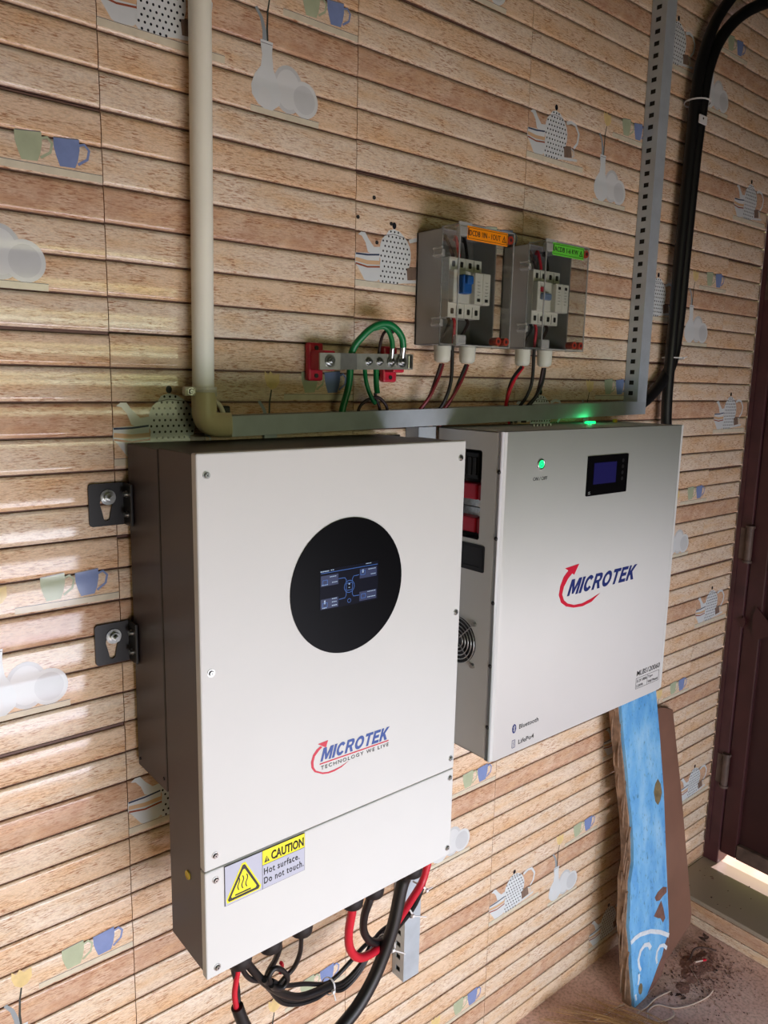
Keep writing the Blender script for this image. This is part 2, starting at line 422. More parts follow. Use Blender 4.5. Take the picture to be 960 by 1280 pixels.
def block_text(s, x0, x1, z0, z1, y, m, parent, name, shear=0.0, slope=0.0, depth=0.0004, gap=0.11):
    tot = sum(GL[c][0] for c in s) + gap * (len(s) - 1); h = z1 - z0; k = (x1 - x0 - shear * h) / tot
    b = MB(); u0 = 0
    for c in s:
        w, loops = GL[c]
        lp = [[(x0 + (u0 + p[0]) * k + shear * h * p[1], z0 + h * p[1] + slope * (u0 + p[0]) / tot) for p in q] for q in loops]
        b.plate(lp, front(y - depth), depth); u0 += w + gap
    return b.build(name, m, parent)

def screw(p, axis, r, parent, name='screw', m=None):
    """pan head machine screw with a cross recess"""
    p = Vector(p); a = Vector(axis).normalized(); b = MB()
    b.cyl(p, p + a * r * 0.25, r * 1.25, 14)
    b.tube([p + a * r * 0.25, p + a * r * 0.6, p + a * r * 0.8], r, 14, 0, False, True, lambda t: r * (1 - 0.35 * t * t))
    u = a.orthogonal().normalized(); v = a.cross(u)
    for d in (u, v):
        b.tube([p + a * r * 0.84 - d * r * 0.45, p + a * r * 0.84 + d * r * 0.45], r * 0.1, 4, 1, False)
    return b.build(name, [m or M['steel'], M['ink']], parent)

def gland(p, r, h, parent, m, name='cable_gland'):
    p = Vector(p); b = MB()
    b.cyl(p, p - Vector((0, 0, h * 0.3)), r * 1.1, 6)
    b.tube([p - Vector((0, 0, h * 0.3)), p - Vector((0, 0, h * 0.65)), p - Vector((0, 0, h * 0.9)), p - Vector((0, 0, h))], r, 16, 0, False, True,
           lambda t: r * (1.0 if t < 0.5 else 0.92 if t < 0.8 else 0.62))
    return b.build(name, m, parent)

def tie(c, axis, r, tail=None, w=0.0035):
    """nylon cable tie band with its head"""
    c = Vector(c); a = Vector(axis).normalized(); u = a.orthogonal().normalized(); v = a.cross(u); b = MB()
    n = 18; rg = []
    for i in range(n):
        t = 2 * math.pi * i / n; d = u * math.cos(t) + v * math.sin(t)
        rg.append([b.bm.verts.new(c + d * rr + a * ww) for rr, ww in ((r, -w / 2), (r + 0.0012, -w / 2), (r + 0.0012, w / 2), (r, w / 2))])
    for i in range(n):
        for k in range(4):
            b.bm.faces.new((rg[i][k], rg[i][(k + 1) % 4], rg[(i + 1) % n][(k + 1) % 4], rg[(i + 1) % n][k]))
    hd = c + Vector((0, -1, 0)) * (r + 0.002)
    b.box(hd.x - 0.003, hd.x + 0.003, hd.y - 0.003, hd.y + 0.002, hd.z - 0.003, hd.z + 0.003, 0.0006)
    if tail: b.tube([hd, hd + Vector(tail) * 0.5, hd + Vector(tail)], 0.0013, 6)
    return b

# ------------------------------------------------------------------ room shell
FZ = -2.06; CZ = 0.95; XR = 2.0; XL = -1.4; YF = -1.85
b = MB(); b.box(XL - 0.1, XR + 0.1, 0.012, 0.12, FZ, CZ)
wall = b.build('wall_back', M['mortar']); tag(wall, kind='structure')
b = MB(); b.box(XL - 0.1, XR + 0.3, YF - 1.5, 0.12, FZ - 0.1, FZ)
floor = b.build('floor', M['floor']); tag(floor, kind='structure')
b = MB(); b.box(XL - 0.1, XR + 0.12, YF - 0.1, 0.12, CZ, CZ + 0.1)
tag(b.build('ceiling', M['ceiling']), kind='structure')
b = MB(); b.box(XL - 0.1, XL, YF, 0.012, FZ, CZ)
tag(b.build('wall_left', M['plaster']), kind='structure')
# wall opposite, with a window and an added low opening that shapes the light
wx0, wx1, wz0, wz1 = -0.02, 0.92, -0.46, -0.10
dx0, dx1, dz1 = -1.32, 1.10, -1.00
b = MB()
b.box(XL, wx0, YF, YF + 0.1, dz1, CZ); b.box(wx1, XR, YF, YF + 0.1, dz1, CZ)
b.box(wx0, wx1, YF, YF + 0.1, wz1, CZ); b.box(wx0, wx1, YF, YF + 0.1, dz1, wz0)
b.box(XL, dx0, YF, YF + 0.1, FZ, dz1); b.box(dx1, XR, YF, YF + 0.1, FZ, dz1)
tag(b.build('wall_front', M['plaster']), kind='structure')
b = MB()
for x in (wx0, wx1 - 0.03, (wx0 + wx1) / 2 - 0.012): b.box(x, x + 0.02, YF + 0.1, YF + 0.13, wz0, wz1)
for z in (wz0, wz1 - 0.03): b.box(wx0, wx1, YF + 0.1, YF + 0.13, z, z + 0.03)
for k in range(1, 8): b.cyl((wx0 + k * 0.118, YF + 0.115, wz0), (wx0 + k * 0.118, YF + 0.115, wz1), 0.006, 6)
tag(b.build('window_1', M['doorframe']), kind='structure')
# right end wall with the door opening
DY0, DY1, DTOP = -0.0, -0.95, 0.25
b = MB()
b.box(XR, XR + 0.12, YF, DY1, FZ, CZ); b.box(XR, XR + 0.12, DY1, 0.012, DTOP, CZ)
tag(b.build('wall_right', M['plaster']), kind='structure')

# ------------------------------------------------------------------ tiled wall: planks are real relief, prints follow the relief
TW, TH = 0.44667, 0.302
PH = TH / 6
CROWN = 0.0013
PLV = 0.0055                      # plank body depth
def prof(v):                      # v measured down from the tile's top, metres -> relief towards the room
    k = (v % PH) / PH * 2 - 1
    return max(CROWN * (1 - k * k), CROWN * 0.10)
def plank_mesh(i, w, stuff=False):
    gap = 0.0016
    bm = bmesh.new(); n = 8
    h0 = -PH / 2 + gap; h1 = PH / 2 - gap
    pr = [(h0, 0.0042)] + [(h0 + (h1 - h0) * k / n, -CROWN * (1 - ((h0 + (h1 - h0) * k / n) / (PH / 2)) ** 2)) for k in range(n + 1)] + [(h1, 0.0042)]
    A = [bm.verts.new((0.0007, y, z)) for z, y in pr]; B = [bm.verts.new((w - 0.0007, y, z)) for z, y in pr]
    for k in range(len(pr) - 1):
        f = bm.faces.new((A[k], B[k], B[k + 1], A[k + 1])); f.smooth = 0 < k < len(pr) - 2
    bm.faces.new([bm.verts.new(v.co) for v in A]); bm.faces.new([bm.verts.new(v.co) for v in reversed(B)])
    me = bpy.data.meshes.new('tile_plank'); bm.to_mesh(me); bm.free(); me.materials.append(PLANK_M[i])
    return me
def tile_base(w):
    bm = bmesh.new(); b2 = MB(); b2.bm.free(); b2.bm = bm
    b2.box(0.0004, w - 0.0004, 0.0030, 0.012, -TH + 0.0005, -0.0005)
    bmesh.ops.recalc_face_normals(bm, faces=bm.faces)
    me = bpy.data.meshes.new('wall_tile'); bm.to_mesh(me); bm.free(); me.materials.append(M['groove']); return me

def inside(p, poly):
    x, y = p; c = False; n = len(poly)
    for i in range(n):
        x1, y1 = poly[i]; x2, y2 = poly[(i + 1) % n]
        if (y1 > y) != (y2 > y) and x < (x2 - x1) * (y - y1) / (y2 - y1) + x1: c = not c
    return c
def print_mesh(name, items):
    """items: (polygon in tile millimetres (right, down), material key, layer)"""
    bm = bmesh.new(); mats = []
    L = bm.verts.layers.float.new('lay')
    for poly, mk, layer in items:
        if mk not in mats: mats.append(mk)
        vs = [bm.verts.new((p[0] / 1000, 0, -p[1] / 1000)) for p in poly]
        for v in vs: v[L] = layer
        for t in tessellate_polygon([[Vector((p[0], p[1], 0)) for p in poly]]):
            try: f = bm.faces.new([vs[k] for k in t])
            except ValueError: continue
            f.material_index = mats.index(mk)
    # cut along the relief so that the print can bend with it
    for k in range(1, 42):
        z = -(k * PH / 7)
        if min(v.co.z for v in bm.verts) < z < max(v.co.z for v in bm.verts):
            bmesh.ops.bisect_plane(bm, geom=bm.verts[:] + bm.edges[:] + bm.faces[:], plane_co=(0, 0, z), plane_no=(0, 0, 1), dist=1e-7)
    for v in bm.verts:
        v.co.y = -prof(-v.co.z) - 0.00018 - 0.00012 * v[L]
    for f in bm.faces:
        f.smooth = True
        if f.normal.y > 0: f.normal_flip()
    bm.normal_update()
    for f in bm.faces:
        if f.normal.y > 0: f.normal_flip()
    me = bpy.data.meshes.new(name); bm.to_mesh(me); bm.free()
    for k in mats: me.materials.append(M[k])
    return me
body = [(71, 99), (76, 91), (88, 87), (103, 90), (114, 97), (122, 104), (128, 114), (131, 125), (131, 140), (128, 155), (126, 170), (121, 180), (95, 184), (58, 184), (53, 178), (57, 160), (58, 145), (54, 130), (57, 116), (62, 106)]
teapot = [(body, 'p_white', 0), ([(6, 106), (13, 101), (22, 101), (30, 112), (42, 124), (57, 122), (56, 142), (28, 134), (22, 118), (14, 108)], 'p_white', 0),
          (stroke([(127, 104), (145, 99), (160, 102), (171, 118), (168, 138), (157, 150)], 7, 6), 'p_white', 0),
          (ell(89, 81, 5, 6, 12), 'p_dot', 1), (stroke([(66, 101), (88, 96), (116, 99)], 1.2), 'p_line', 1)]
rows = 0
for vy in range(92, 184, 9):
    rows += 1
    for ux in range(50, 140, 9):
        u = ux + (4.5 if rows % 2 else 0)
        if inside((u, vy), body) and inside((u + 3, vy), body) and inside((u - 3, vy), body):
            teapot.append((ell(u, vy, 1.9, 2.1, 7), 'p_dot', 1))
bowl = [([(0, 138), (55, 134), (56, 150), (57, 165), (54, 180), (50, 183), (27, 185), (20, 182), (6, 162), (0, 156)], 'p_white', 0),
        (stroke([(1, 139.5), (28, 139), (55, 136)], 3), 'p_stripe', 1), (stroke([(1, 149), (28, 152), (57, 150)], 7), 'p_tan', 1),
        (stroke([(1, 156), (28, 160), (57, 157)], 3), 'p_rust', 1)]
beaker = [([(122, 153), (147, 148), (151, 171), (124, 175)], 'p_brown', 1), ([(118, 175), (169, 171), (170, 176), (119, 181)], 'p_plate2', 2),
          (stroke([(148, 152), (157, 156), (158, 166), (151, 170)], 3), 'p_plate', 1)]
def shelf_it(a, b_, t, bt): return [([(a, t), (b_, t), (b_, bt), (a, bt)], 'p_shelf', 0), (stroke([(a, t + 0.6), (b_, t + 0.6)], 0.8), 'p_line', 1)]
tulip = [([(260, 49), (266, 56), (271, 49), (277, 56), (288, 53), (288, 68), (281, 77), (272, 80), (263, 73), (259, 60)], 'p_tulip', 0),
         (stroke([(272, 80), (269, 100), (267, 125), (268, 146)], 2.4, 4), 'p_stem', 0)]
ladle = [(stroke([(248, 99), (257, 112), (262, 130), (263, 146)], 5, 8), 'p_ladle', 1)]
pan = [([(255, 143), (278, 143), (276, 162), (278, 182), (286, 198), (292, 214), (290, 232), (276, 243), (262, 243), (250, 238), (239, 226), (238, 212), (245, 195), (255, 182), (258, 165)], 'p_white', 2),
       (ell(262, 226, 12, 15, 16), 'p_plate2', 3), (stroke([(256, 147), (277, 147)], 1), 'p_line', 3)]
plate1 = [(ell(306, 205, 29, 36, 26), 'p_plate', 0), (ell(306, 205, 23, 30, 26), 'p_plate2', 1)]
plate2 = [(ell(337, 214, 27, 28, 26), 'p_plate2', 1), (ell(337, 214, 21, 22, 26), 'p_plate', 2)]
def mug(dx, mk): return [([(333 + dx, 49), (367 + dx, 46), (367 + dx, 60), (364 + dx, 74), (360 + dx, 84), (340 + dx, 85), (336 + dx, 74), (333 + dx, 62)], mk, 1),
                         (stroke([(366 + dx, 54), (374 + dx, 51), (380 + dx, 58), (377 + dx, 70), (364 + dx, 79)], 3.4), mk, 1),
                         (stroke([(334 + dx, 49), (366 + dx, 46)], 1.2), 'p_line', 2)]
PRINTS = [('teapot_print', teapot), ('bowl_print', bowl), ('beaker_print', beaker), ('tulip_print', tulip), ('ladle_print', ladle), ('jug_print', pan),
          ('plate_print', plate1), ('plate_print', plate2), ('mug_print', mug(0, 'p_green')), ('mug_print', mug(49, 'p_blue')),
          ('shelf_print', shelf_it(0, 193, 184, 195)), ('shelf_print', shelf_it(237, 366, 241, 251)), ('shelf_print', shelf_it(297, 446, 87, 97))]
PRINTS = [(n, print_mesh(n, it)) for n, it in PRINTS]
PLK = {}
def planks(w):
    k = round(w, 4)
    if k not in PLK: PLK[k] = (tile_base(w), [plank_mesh(i, w) for i in range(6)])
    return PLK[k]
wide = {(0, 0): 0.93, (2, -1): 0.93, (2, 0): 0.93, (0, 1): 0.93, (1, 2): 0.93, (0, 3): 0.93, (3, -1): 0.95, (1, 0): 0.96, (5, 0): 0.95, (5, 2): 0.93, (5, 3): 0.93, (4, 1): 0.94, (3, 6): 0.96, (4, 3): 0.93, (5, 4): 0.94, (2, 6): 0.97}
rnd = random.Random(3)
worg = ORG[wall.name]
def link(name, me, loc, parent):
    o = bpy.data.objects.new(name, me); COL.objects.link(o); o.parent = parent; o.location = loc; return o
for c in range(-1, 6):            # column c spans X from (c-1)*TW ... c=0 ends at X=0
    x0 = (c - 1) * TW
    w = TW if c < 5 else XR - 0.004 - x0
    for r in range(-4, 7):        # row r spans z from -r*TH down to -(r+1)*TH
        z0 = -r * TH
        if z0 > CZ + 0.29: continue
        short = r == 6            # the lowest course is cut at the floor
        base, pls = planks(w)
        dz = rnd.uniform(-0.0007, 0.0007)
        if short:
            bb = MB(); hh = z0 - FZ; bb.box(0.0004, w - 0.0004, 0.003, 0.012, -hh, -0.0005)
            me = bpy.data.meshes.new('wall_tile'); bb.bm.to_mesh(me); bb.bm.free(); me.materials.append(M['groove'])
            t = link('wall_tile', me, Vector((x0, 0, z0)) - worg, wall); dz = 0
        else:
            t = link('wall_tile', base, Vector((x0, 0, z0 + dz)) - worg, wall)
        hidden = c == -1 or (c == 0 and r <= -2) or r <= -4 or (r == -3 and c < 4)
        if hidden:                # outside the photograph: one joined relief per tile
            bm = bmesh.new()
            for i in range(6):
                if short and i >= 5: continue
                n0 = len(bm.verts); bm.from_mesh(pls[i]); bm.verts.ensure_lookup_table(); bm.faces.ensure_lookup_table()
                for v in bm.verts[n0:]: v.co.z += -PH * (i + 0.5)
            for f in bm.faces: f.material_index = min(5, int(-f.calc_center_median().z / PH))
            me = bpy.data.meshes.new('plank_relief'); bm.to_mesh(me); bm.free()
            for m_ in PLANK_M: me.materials.append(m_)
            o = link('plank_relief', me, (0, 0, 0), t); o['kind'] = 'stuff'
        else:
            for i in range(6):
                if short and -PH * (i + 1) + z0 < FZ - 0.005: continue
                o = link('tile_plank', pls[i], (0, 0, -PH * (i + 0.5)), t)
                if i == 0 and (c, r) in wide: o.scale.z = wide[(c, r)]; o.location.z -= PH * (1 - wide[(c, r)]) / 2
        if (c + r) % 2 == 0 and not hidden:        # decorated tile in a chequer
            for n, me in PRINTS:
                if c == 5 and n not in ('teapot_print', 'bowl_print', 'beaker_print') and me != PRINTS[10][1]: continue
                if short and me == PRINTS[11][1]: continue
                link(n, me, (0, 0, 0), t)

# four plug holes between conduit and junction boxes, their shade painted as dark discs
for hx, hz in ((0.487, -0.040), (0.451, -0.078), (0.528, -0.079), (0.495, -0.116)):
    bb = MB(); bb.cyl((hx, -0.0022, hz), (hx, 0.004, hz), 0.0035, 10); bb.build('drill_hole_shade', M['cavity'], wall)

# ------------------------------------------------------------------ floor step by the door, its riser planks
SX = 1.77; SZ = -1.965
b = MB(); b.box(SX, XR + 0.02, -1.6, -0.003, FZ, SZ - 0.014); b.build('step_core', M['mortar'], floor)
b = MB(); b.box(SX - 0.008, XR + 0.02, -1.6, -0.003, SZ - 0.014, SZ, 0.002); b.build('step_slab', M['step'], floor)
for i, (za, zb) in enumerate(((SZ - 0.060, SZ - 0.017), (FZ + 0.002, SZ - 0.0635))):
    for k in range(4):
        b = MB(); ya = -0.004 - k * 0.4; b.box(SX - 0.007, SX + 0.001, ya - 0.398, ya, za, zb, 0.0012)
        o = b.build('riser_plank', PLANK_M[(2, 3)[i]], floor)
# floor joints
b = MB(); b.box(XR + 0.02, XR + 3.0, -3.2, 0.4, FZ - 0.05, SZ - 0.002)
tag(b.build('ground', M['porch']), kind='structure')

# ------------------------------------------------------------------ door
door = bpy.data.objects.new('door_1', None); COL.objects.link(door); door.location = (XR, -0.475, SZ); ORG['door_1'] = Vector(door.location)
tag(door, kind='structure', label='dark wine painted metal door beside the tiled wall', cat=None)
b = MB()
b.box(XR - 0.012, XR + 0.06, -0.055, -0.004, SZ + 0.002, DTOP, 0.003)
b.box(XR - 0.012, XR + 0.06, DY1 + 0.004, DY1 + 0.055, SZ + 0.002, DTOP, 0.003)
b.box(XR - 0.012, XR + 0.06, DY1 + 0.055, -0.055, DTOP - 0.05, DTOP, 0.003)
b.box(XR - 0.016, XR - 0.010, -0.020, -0.008, SZ + 0.06, DTOP)
b.build('door_frame', M['doorframe'], door)
b = MB(); zb = SZ + 0.045
b.box(XR - 0.004, XR + 0.036, -0.110, -0.0555, zb, DTOP - 0.0505, 0.004)
b.box(XR - 0.004, XR + 0.036, DY1 + 0.06, DY1 + 0.11, zb, DTOP - 0.0505, 0.004)
b.box(XR - 0.004, XR + 0.036, DY1 + 0.11, -0.11, DTOP - 0.105, DTOP - 0.0505, 0.004)
b.box(XR - 0.004, XR + 0.036, DY1 + 0.11, -0.11, -0.93, -0.88, 0.004)
b.build('door_stile', M['door'], door)
b = MB(); b.box(XR - 0.006, XR + 0.036, DY1 + 0.11, -0.11, zb, zb + 0.052, 0.004); b.build('bottom_rail', M['rust'], door)
b = MB(); b.box(XR + 0.012, XR + 0.018, DY1 + 0.1, -0.1, zb + 0.02, DTOP - 0.08)
for k in range(1, 4): b.box(XR + 0.008, XR + 0.012, -0.11 - k * 0.2, -0.10 - k * 0.2, zb + 0.05, -0.93)
b.build('door_panel', M['doorpanel'], door)
for hz in (-1.62, -0.85, -0.05):
    b = MB()
    b.cyl((XR - 0.016, -0.052, hz - 0.052), (XR - 0.016, -0.052, hz + 0.052), 0.011, 12)
    b.box(XR - 0.014, XR - 0.011, -0.05, -0.020, hz - 0.05, hz + 0.05, 0.001)
    b.cyl((XR - 0.016, -0.052, hz + 0.052), (XR - 0.016, -0.052, hz + 0.060), 0.014, 12)
    b.cyl((XR - 0.016, -0.052, hz - 0.060), (XR - 0.016, -0.052, hz - 0.052), 0.014, 12)
    b.build('hinge', M['rust'], door)
b = MB()
b.plate([[(-0.098, -1.045), (-0.088, -1.075), (-0.092, -1.135), (-0.108, -1.150), (-0.145, -1.128), (-0.20, -1.10), (-0.20, -1.085), (-0.14, -1.085), (-0.115, -1.06)]], lambda u, v, w: (XR - 0.012 - w, u, v), 0.006)
b.build('latch_plate', M['door'], door)
b = MB(); b.plate([[(-0.045, -1.10), (-0.062, -1.085), (-0.068, -1.10), (-0.062, -1.125)]], lambda u, v, w: (XR - 0.014 - w, u, v), 0.006); b.build('latch_keeper', M['door'], door)

# ------------------------------------------------------------------ INVERTER
inv = thing('solar_inverter', 'tall white-fronted wall inverter with round black display and dark brown sides', 'inverter', (0.257, -0.125, -1.2115))
L, Rr = 0.0145, 0.4985
b = MB(); b.box(L + 0.001, Rr - 0.001, -0.122, -0.013, -0.976, -0.4625, 0.0015)
b.box(L + 0.004, Rr - 0.004, -0.126, -0.121, -0.972, -0.466)
o = b.build('rear_housing', M['dark'], inv)
for y, z in ((-0.022, -0.963), (-0.112, -0.958)): b = MB(); b.cyl((L + 0.001, y, z), (L - 0.0006, y, z), 0.0028, 10); b.build('rivet', M['black'], o)
b = MB(); b.box(L + 0.001, Rr - 0.001, -0.230, -0.126, -1.2065, -0.4600, 0.0015)
o = b.build('front_housing', M['dark'], inv)
b = MB(); b.cyl((L + 0.001, -0.188, -1.075), (L - 0.0004, -0.188, -1.075), 0.007, 16); b.torus((L - 0.0004, -0.188, -1.075), (1, 0, 0), 0.006, 0.0008, mi=0); b.build('inspection_sticker', M['tag'], o)
b = MB(); b.box(L, Rr, -0.2435, -0.229, -1.0415, -0.4580, 0.0022)
cover = b.build('front_cover', M['white'], inv)
b = MB(); b.box(L, Rr, -0.2435, -0.229, -1.2115, -1.0432, 0.0022)
lcover = b.build('lower_cover', M['white'], inv)
for x, z, pr in ((0.0288, -0.486, cover), (0.487, -0.486, cover), (0.0300, -0.7525, cover), (0.4885, -0.7515, cover), (0.0310, -1.021, cover), (0.4895, -1.021, cover),
                 (0.0310, -1.0590, lcover), (0.4895, -1.0585, lcover), (0.0310, -1.1975, lcover), (0.4895, -1.1955, lcover)):
    screw((x, -0.2434, z), (0, -1, 0), 0.0042, pr)
FY = -0.2436
b = MB(); b.plate([ell(0.2580, -0.6675, 0.1040, n=72)], front(FY - 0.0014), 0.0014)
disc = b.build('display_disc', M['glossblack'], inv)
DYY = FY - 0.0016
b = MB(); b.plate([[(0.2045, -0.6975), (0.3135, -0.6975), (0.3135, -0.6365), (0.2045, -0.6365)]], front(DYY - 0.0002), 0.0002)
b.build('screen', M['screen'], disc)
UY = DYY - 0.0004
b = MB()
for p in ([(0.206, -0.6415), (0.312, -0.6415)], [(0.238, -0.6535), (0.2495, -0.6538), (0.2522, -0.6575), (0.2522, -0.661)], [(0.276, -0.6532), (0.266, -0.6535), (0.2637, -0.657), (0.2637, -0.661)],
          [(0.239, -0.6856), (0.2500, -0.6850), (0.2522, -0.681), (0.2522, -0.676)], [(0.277, -0.6852), (0.266, -0.6848), (0.2637, -0.681), (0.2637, -0.676)]):
    b.plate([stroke(p, 0.0009)], front(UY), 0)
b.plate([ell(0.258, -0.6685, 0.0098), ell(0.258, -0.6685, 0.0089)[::-1]], front(UY), 0)
b.plate([rrect(0.2518, 0.2642, -0.6745, -0.6625, 0.002), rrect(0.2526, 0.2634, -0.6737, -0.6633, 0.0015)[::-1]], front(UY), 0)
b.plate([ell(0.258, -0.6905, 0.0034, n=14), ell(0.258, -0.6905, 0.0027, n=14)[::-1]], front(UY), 0)
for x, z in ((0.2090, -0.6560), (0.279, -0.6510), (0.2090, -0.6905), (0.2805, -0.688)):
    b.plate([rrect(x, x + 0.009, z - 0.0035, z + 0.004, 0.001), rrect(x + 0.0008, x + 0.0082, z - 0.0027, z + 0.0032, 0.0008)[::-1]], front(UY), 0)
b.build('screen_lines', M['uiblue'], disc)
b = MB()
for x0, x1, z0, z1 in ((0.2060, 0.2375, -0.6615, -0.6455), (0.2775, 0.3105, -0.6595, -0.6445), (0.2060, 0.2375, -0.696, -0.681), (0.2775, 0.3105, -0.695, -0.6805)):
    b.plate([[(x0, z0), (x1, z0), (x1, z1), (x0, z1)]], front(UY + 0.0001), 0)
tag(b.build('screen_tiles', M['uidark'], disc), kind='stuff')
b = MB()
for x0, x1, z, h in ((0.2052, 0.221, -0.6397, 0.0015), (0.2235, 0.230, -0.6392, 0.0012), (0.289, 0.300, -0.6383, 0.0011), (0.222, 0.234, -0.6490, 0.0011), (0.226, 0.236, -0.6580, 0.0012), (0.208, 0.219, -0.6600, 0.0012),
                     (0.294, 0.309, -0.6475, 0.0011), (0.299, 0.309, -0.6558, 0.0012), (0.226, 0.235, -0.6830, 0.0012), (0.226, 0.235, -0.6880, 0.0012), (0.226, 0.236, -0.6935, 0.0014), (0.209, 0.217, -0.6950, 0.0012),
                     (0.293, 0.309, -0.6828, 0.0011), (0.293, 0.309, -0.6915, 0.0012), (0.2565, 0.2600, -0.6655, 0.0016), (0.2565, 0.2600, -0.6705, 0.0010), (0.2825, 0.2855, -0.6510, 0.0050), (0.2120, 0.2150, -0.6885, 0.0055)):
    n = max(1, int((x1 - x0) / 0.0022)); s_ = (x1 - x0) / n
    for k in range(n): b.plate([[(x0 + k * s_, z), (x0 + k * s_ + s_ * 0.72, z), (x0 + k * s_ + s_ * 0.72, z + h), (x0 + k * s_, z + h)]], front(UY), 0)
tag(b.build('screen_readouts', M['uiwhite'], disc), kind='stuff')
# logo and slogan
lg = []
sw = [(0.2085, -0.9117), (0.2012, -0.9151), (0.1948, -0.922), (0.1912, -0.9323), (0.1922, -0.9423), (0.1977, -0.9507), (0.2126, -0.9589), (0.2238, -0.9614), (0.2352, -0.9615), (0.2487, -0.9592), (0.2622, -0.9531)]
si = [(0.2122, -0.9141), (0.2058, -0.9182), (0.1985, -0.9248), (0.1958, -0.9337), (0.1962, -0.942), (0.2005, -0.9492), (0.2125, -0.956), (0.2229, -0.9587), (0.2342, -0.9586), (0.2477, -0.9572)]
b = MB(); b.plate([sw + si[::-1]], front(FY - 0.0003), 0.0003); b.plate([[(0.2224, -0.9061), (0.2035, -0.9069), (0.2105, -0.9118), (0.2187, -0.9168)]], front(FY - 0.0004), 0.0004)
b.plate([[(0.2072, -0.9420), (0.3439, -0.9440), (0.3439, -0.9420), (0.2072, -0.9400)]], front(FY - 0.0003), 0.0003)
b.build('logo_arrow', M['brandred'], cover)
block_text('MICROTEK', 0.2085, 0.3460, -0.9375, -0.9165, FY, M['brandblue'], cover, 'logo_text', shear=0.28, slope=-0.0025)
text('TECHNOLOGY WE LIVE', 0.2095, 0.3440, -0.9510, -0.9450, FY, M['ink'], cover, 'slogan_text', bold=0.004, slope=-0.0015, spacing=1.35)
# caution label straddling the covers
b = MB(); b.box(0.0440, 0.1800, FY - 0.0010, FY - 0.0001, -1.1065, -1.0440); cl = b.build('caution_label', M['ink'], lcover)
b = MB(); b.box(0.0448, 0.1050, FY - 0.0014, FY - 0.0008, -1.1058, -1.0447); b.box(0.1058, 0.1793, FY - 0.0014, FY - 0.0008, -1.1058, -1.0680); b.build('label_field', M['capgrey'], lcover)
b = MB(); b.box(0.1058, 0.1793, FY - 0.0014, FY - 0.0008, -1.0672, -1.0447)
tri = [(0.0500, -1.1010), (0.0985, -1.1010), (0.1005, -1.0975), (0.0765, -1.0525), (0.0730, -1.0525), (0.0485, -1.0975)]
b.plate([[(0.0475, -1.1030), (0.1010, -1.1030), (0.1030, -1.0975), (0.0775, -1.0495), (0.0720, -1.0495), (0.0460, -1.0975)]], front(FY - 0.0017), 0.0003)
b.build('label_yellow', M['yellow'], lcover)
b = MB()
cxm, czm = 0.0745, -1.0845
tin = [(cxm + (x - cxm) * 0.80, czm + (z - czm) * 0.78) for x, z in tri]
b.plate([tri, tin[::-1]], front(FY - 0.0020), 0.0003)
for k in range(3):
    x = 0.0670 + k * 0.0065
    b.plate([stroke([(x - 0.001 + 0.0016 * math.sin(t * 0.8), -1.0690 - t * 0.0025) for t in range(0, 9)], 0.0016)], front(FY - 0.0020), 0.0003)
b.plate([stroke([(0.0600, -1.0950), (0.0855, -1.0950)], 0.0022)], front(FY - 0.0020), 0.0003)
b.plate([[(0.1085, -1.0640), (0.1175, -1.0640), (0.1130, -1.0545)]], front(FY - 0.0018), 0.0003)
b.build('hot_surface_symbol', M['ink'], lcover)
b = MB(); b.plate([stroke([(0.1130, -1.0565), (0.1130, -1.0610)], 0.0012)], front(FY - 0.0022), 0.0002); b.plate([ell(0.1130, -1.0626, 0.0007, n=8)], front(FY - 0.0022), 0.0002); b.build('exclamation_mark', M['yellow'], lcover)
text('CAUTION', 0.1205, 0.1775, -1.0645, -1.0500, FY - 0.0014, M['ink'], lcover, 'caution_text', bold=0.03)
text('Hot surface.', 0.1080, 0.1700, -1.0835, -1.0730, FY - 0.0014, M['ink'], lcover, 'caution_text', bold=0.008, spacing=1.15)
text('Do not touch.', 0.1080, 0.1775, -1.0985, -1.0880, FY - 0.0014, M['ink'], lcover, 'caution_text', bold=0.008, spacing=1.15)
# hanging brackets on the left
for z1 in (-0.5215, -0.7375):
    b = MB()
    hole = arc(-0.0160, z1 - 0.0300, 0.0095, 200, -20, 14) + [(-0.0095, z1 - 0.0430)] + arc(-0.0160, z1 - 0.0520, 0.0048, 0, -180, 8) + [(-0.0225, z1 - 0.0430)]
    b.plate([rrect(-0.0415, 0.0130, z1 - 0.0640, z1, 0.005), hole[::-1]], front(-0.0055), 0.0030)
    b.box(0.0100, 0.0140, -0.0340, -0.0030, z1 - 0.0640, z1, 0.001)
    br = b.build('mounting_bracket', M['black'], inv)
    b = MB(); zc = z1 - 0.0210
    b.cyl((-0.0135, -0.0056, zc), (-0.0135, -0.0076, zc), 0.0115, 24)
    b.cyl((-0.0135, -0.0076, zc), (-0.0135, -0.0086, zc), 0.0100, 24)
    b.cyl((-0.0135, -0.0086, zc), (-0.0135, -0.0150, zc), 0.0078, 6)
    b.cyl((-0.0135, -0.0150, zc), (-0.0135, -0.0240, zc), 0.0038, 12)
    b.build('anchor_bolt', M['steel'], br)
    for zz in (z1 - 0.016, z1 - 0.047):
        b = MB(); b.cyl((0.0100, -0.020, zz), (0.0085, -0.020, zz), 0.0052, 14); b.cyl((0.0085, -0.020, zz), (0.0050, -0.020, zz), 0.0042, 6); b.build('flange_screw', M['steel'], br)
b = MB(); b.box(0.4990, 0.5560, -0.0090, -0.0050, -0.530, -0.4655, 0.001); b.box(0.4987, 0.5020, -0.034, -0.0050, -0.530, -0.4655, 0.001); b.build('mounting_bracket', M['black'], inv)
for gx in (0.088, 0.142, 0.200, 0.304, 0.350, 0.440):
    gland((gx, -0.205, -1.2066), 0.0195, 0.045, inv, M['blackplastic'])

